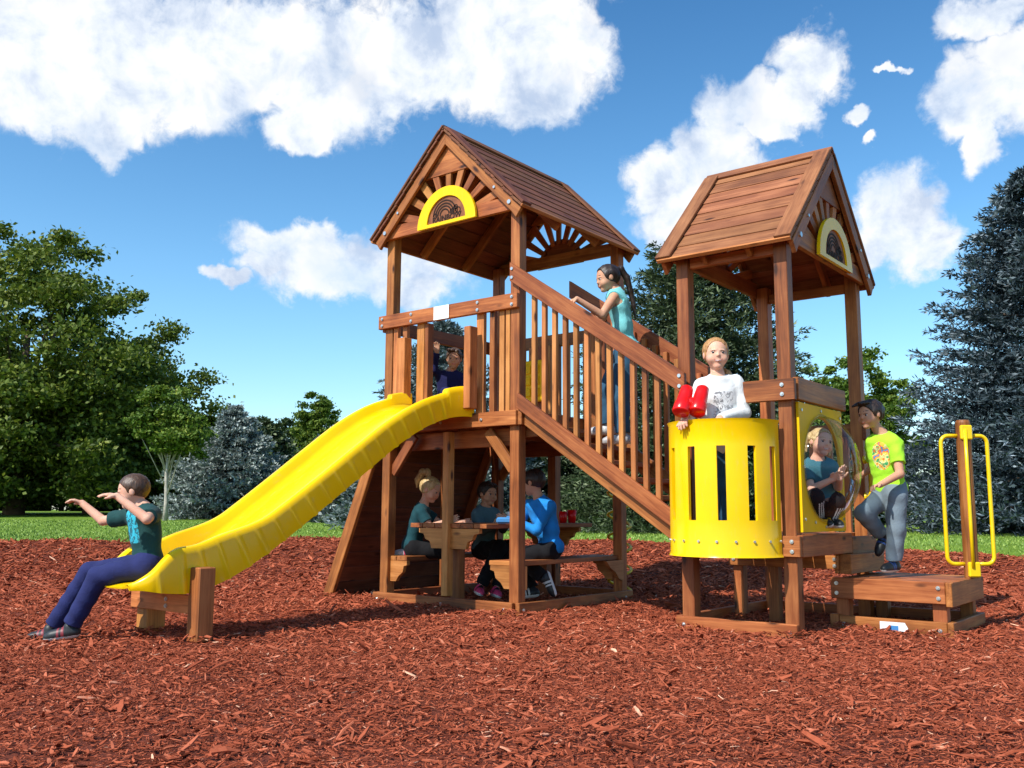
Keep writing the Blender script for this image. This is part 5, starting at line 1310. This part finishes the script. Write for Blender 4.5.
C_POLO = cloth('grey_teal_cloth', (.045, .15, .19)); C_BLACK = cloth('black_cloth', (.008, .008, .010)); C_LIME = cloth('lime_cloth', (.38, .78, .035)); C_GREY = cloth('grey_cloth', (.17, .22, .26)); C_BLUE = cloth('bright_blue_cloth', (.015, .22, .62)); C_DKTEAL = cloth('dark_teal_cloth', (.010, .055, .07)); C_GREYB = cloth('grey_blue_cloth', (.08, .15, .18)); C_DNAVY = cloth('dark_blue_cloth', (.012, .014, .07)); C_PUR = cloth('violet_cloth', (.09, .08, .30))
SH_BLK = simple('black_shoe', (.012, .014, .016), .5); SH_RED = simple('red_shoe', (.22, .02, .03), .5); SH_PINK = simple('pink_shoe', (.65, .05, .16), .5); SH_GRN = simple('grey_green_shoe', (.25, .38, .36), .5); SH_BLUE = simple('blue_shoe', (.02, .06, .22), .5); SH_GRY = simple('grey_shoe', (.4, .4, .42), .5)
PR1 = print_cloth('turquoise_print', [(.02, .38, .50), (.03, .45, .60), (.012, .12, .16), (.02, .36, .48)], 30)
PR2 = print_cloth('cartoon_print', [(.05, .30, .50), (.75, .12, .04), (.80, .50, .05), (.75, .70, .30), (.05, .38, .12), (.7, .2, .05)], 24)
PR3 = print_cloth('grey_print', [(.70, .71, .72), (.30, .30, .31), (.60, .60, .61), (.70, .71, .72), (.22, .22, .23)], 30)
if True:
    K = KIDS
    build_child('slide', K['slide'], 'boy in dark green shirt sitting at the foot of the yellow slide, both arms raised', dr(-.93, .25, -.22), .205, SK1, HB, C_TEAL, C_NAVY, SH_BLK, hair='buzz',
                shirtprint=(PR1, (-.055, .06, -.11, .10), ''), toes={'L': dr(-.95, .1, -.12), 'R': dr(-.95, .1, -.12)}, shoe2=SH_RED, hands={'L': (dr(-.9, .2, .15), dr(.1, -.2, -1), .35), 'R': (dr(-.85, .1, .3), dr(-.1, .2, -1), .6)}, seed=2)
    build_child('stair', K['stair'], 'girl with long dark ponytail and aqua top climbing the stairs, hand on the rail', dr(-.95, .25, -.25), .215, SK2, HD, C_AQUA, C_DENIM, SH_GRY, hair='pony', tank=True,
                hands={'L': (dr(-.8, .1, -.3), dr(0, -.3, -1), 1.0)}, toes={'L': dr(-1, .05, 0), 'R': dr(-1, .05, 0)}, seed=3, hem=.06, width=1.12)
    build_child('panel', K['panel'], 'smiling girl in white shirt standing inside the yellow barrel balcony', dr(-.05, 1, .02), .225, SK1, HR, C_WHITE, C_DENIM, SH_GRY, hair='low', sleeve='long',
                shirtprint=(PR3, (-.075, .045, -.16, .04), ''), hands={'L': (dr(-.5, .8, -.3), dr(0, .3, -1), .8), 'R': (dr(-.5, .8, -.3), dr(0, .3, -1), .8)}, brow=HBL, seed=4, smile=True, h=.0035)
    build_child('bubble', K['bubble'], 'small blonde child in grey teal shirt crouching behind the clear bubble window', dr(.25, 1, .02), .20, SK1, HBL, C_POLO, C_BLACK, SH_BLK, hair='tails', face_up=dr(.15, 0, 1),
                stripe=C_WHITE, hands={'L': (dr(.1, .3, 1), dr(.3, .8, 0), .2), 'R': (dr(.6, .4, .5), dr(.3, .8, 0), .3)}, seed=5, smile=True, brow=HR)
    build_child('green', K['green'], 'boy in lime green shirt and grey trousers stepping up from the low wooden platform', dr(-.9, .42, -.12), .205, SK2, HD, C_LIME, C_GREY, SH_BLK, hair='messy',
                shirtprint=(PR2, (-.07, .065, -.14, .06), 'round'), shoe2=SH_BLUE, toes={'L': dr(-.7, .6, 0), 'R': dr(-.5, .3, -.8)}, hands={'L': (dr(-.9, .3, -.15), dr(0, .2, -1), .7)}, seed=6)
    build_child('blonde', K['blonde'], 'blonde girl in dark teal shirt kneeling on the bench and leaning over the picnic table', dr(.85, .35, -.40), .215, SK1, HBL, C_DKTEAL, C_BLACK, SH_GRY, hair='highpony',
                toes={'L': dr(-1, .2, -.1), 'R': dr(-1, .2, -.1)}, shoe2=SH_PINK, seed=7)
    build_child('mid', K['mid'], 'dark haired child in grey hoodie and pink sneakers sitting behind the picnic table', dr(.65, .72, -.12), .21, SK2, HD, C_GREYB, C_BLACK, SH_PINK, hair='short', sleeve='long', toes={'L': dr(.3, .9, 0), 'R': dr(.2, .9, 0)}, seed=8, shoe2=SH_BLK)
    build_child('blue', K['blue'], 'boy in bright blue long sleeved shirt sitting on the picnic bench, back turned', dr(-.85, -.45, -.15), .21, SK2, HD, C_BLUE, C_BLACK, SH_BLK, hair='short', sleeve='long',
                shirtprint=(C_PUR, (-.07, .02, -.14, .10), 'back'), toes={'L': dr(.3, .2, -.9), 'R': dr(-.9, .2, -.1)}, seed=9, width=1.22)
    build_child('tower', K['tower'], 'boy in dark blue shirt sitting at the top of the slide with one arm raised', dr(.0, .98, -.15), .185, SK2, HB, C_DNAVY, C_DNAVY, SH_BLK, hair='short', sleeve='long', toes={'L': dr(-.3, .9, .3), 'R': dr(-.3, .9, .3)}, seed=10,
                hands={'R': (dr(0, .1, 1), dr(0, .5, .1), .3)})

# ------------------------------------------------------------------ loose things
# red toy binoculars held on the rim of the barrel
ref = np.array(KIDS['panel']['wrR']); cb_ = ref+RR*.035+BB*.03+ZZ*.125
tb_ = empty('toy_binoculars', tuple(cb_-ZZ*.12), 'chunky red plastic toy binoculars held upright on the rim of the yellow barrel', 'binoculars')
axd = nz(ZZ*.80+RR*.30-BB*.42)
for s_ in (-1, 1):
    c0 = cb_+RR*s_*.050; pts = [c0-axd*.105, c0-axd*.097, c0-axd*.035, c0-axd*.025, c0+axd*.035, c0+axd*.09, c0+axd*.10]
    V_, F_ = tube_mesh('t', pts, [.050, .055, .053, .047, .044, .040, .031], None, 20)
    link('barrel', new_mesh_np('barrel', V_, F_, REDP, smooth=True), tb_)
V_, F_ = tube_mesh('t', [cb_-RR*.06-axd*.02, cb_+RR*.06-axd*.02], .034, None, 12); link('bridge', new_mesh_np('bridge', V_, F_, REDP, smooth=True), tb_)
# red cup and white cup, blue packet on the table
def cup(x, y, z, r, h_, mat, label, name='cup'):
    V, F = [], []; prof_ = [(r*.78, 0), (r, h_), (r*.93, h_), (r*.72, .006), (.001, .006)]; prof_ = [(.001, 0)]+prof_; n = 20
    for (pr, pz) in prof_:
        for k in range(n): V.append((x+pr*math.cos(6.2832*k/n), y+pr*math.sin(6.2832*k/n), z+pz))
    for i in range(len(prof_)-1):
        for k in range(n): F.append((i*n+k, i*n+(k+1) % n, (i+1)*n+(k+1) % n, (i+1)*n+k))
    o = link(name, new_mesh_np(name, V, F, mat, smooth=True)); tag(o, label, 'cup'); return o
cup(-0.416, 1.311, .663, .042, .115, REDP, 'red cup standing near the far end of the picnic table')
cup(-0.457, 1.232, .663, .040, .10, REDP, 'shorter red cup just in front of the taller red one on the picnic table')
cup(-.45, .50, .663, .05, .095, WHITE, 'white cup on the picnic table between the hooded child and the boy in blue')
bm = bmesh.new(); bm_box(bm, (0, 0, 0), (.16, .10, .05), None, .014); bm_box(bm, (.03, 0, .028), (.06, .07, .012), None, .004)
o = link('lunch_box', bm_done(bm, 'lunch_box', BLUEM), None, Matrix.Translation((-0.285, 0.219, .690)) @ Matrix.Rotation(.5, 4, 'Z')); tag(o, 'small blue lunch box lying on the picnic table beside the white cup', 'lunch box')
# wristband
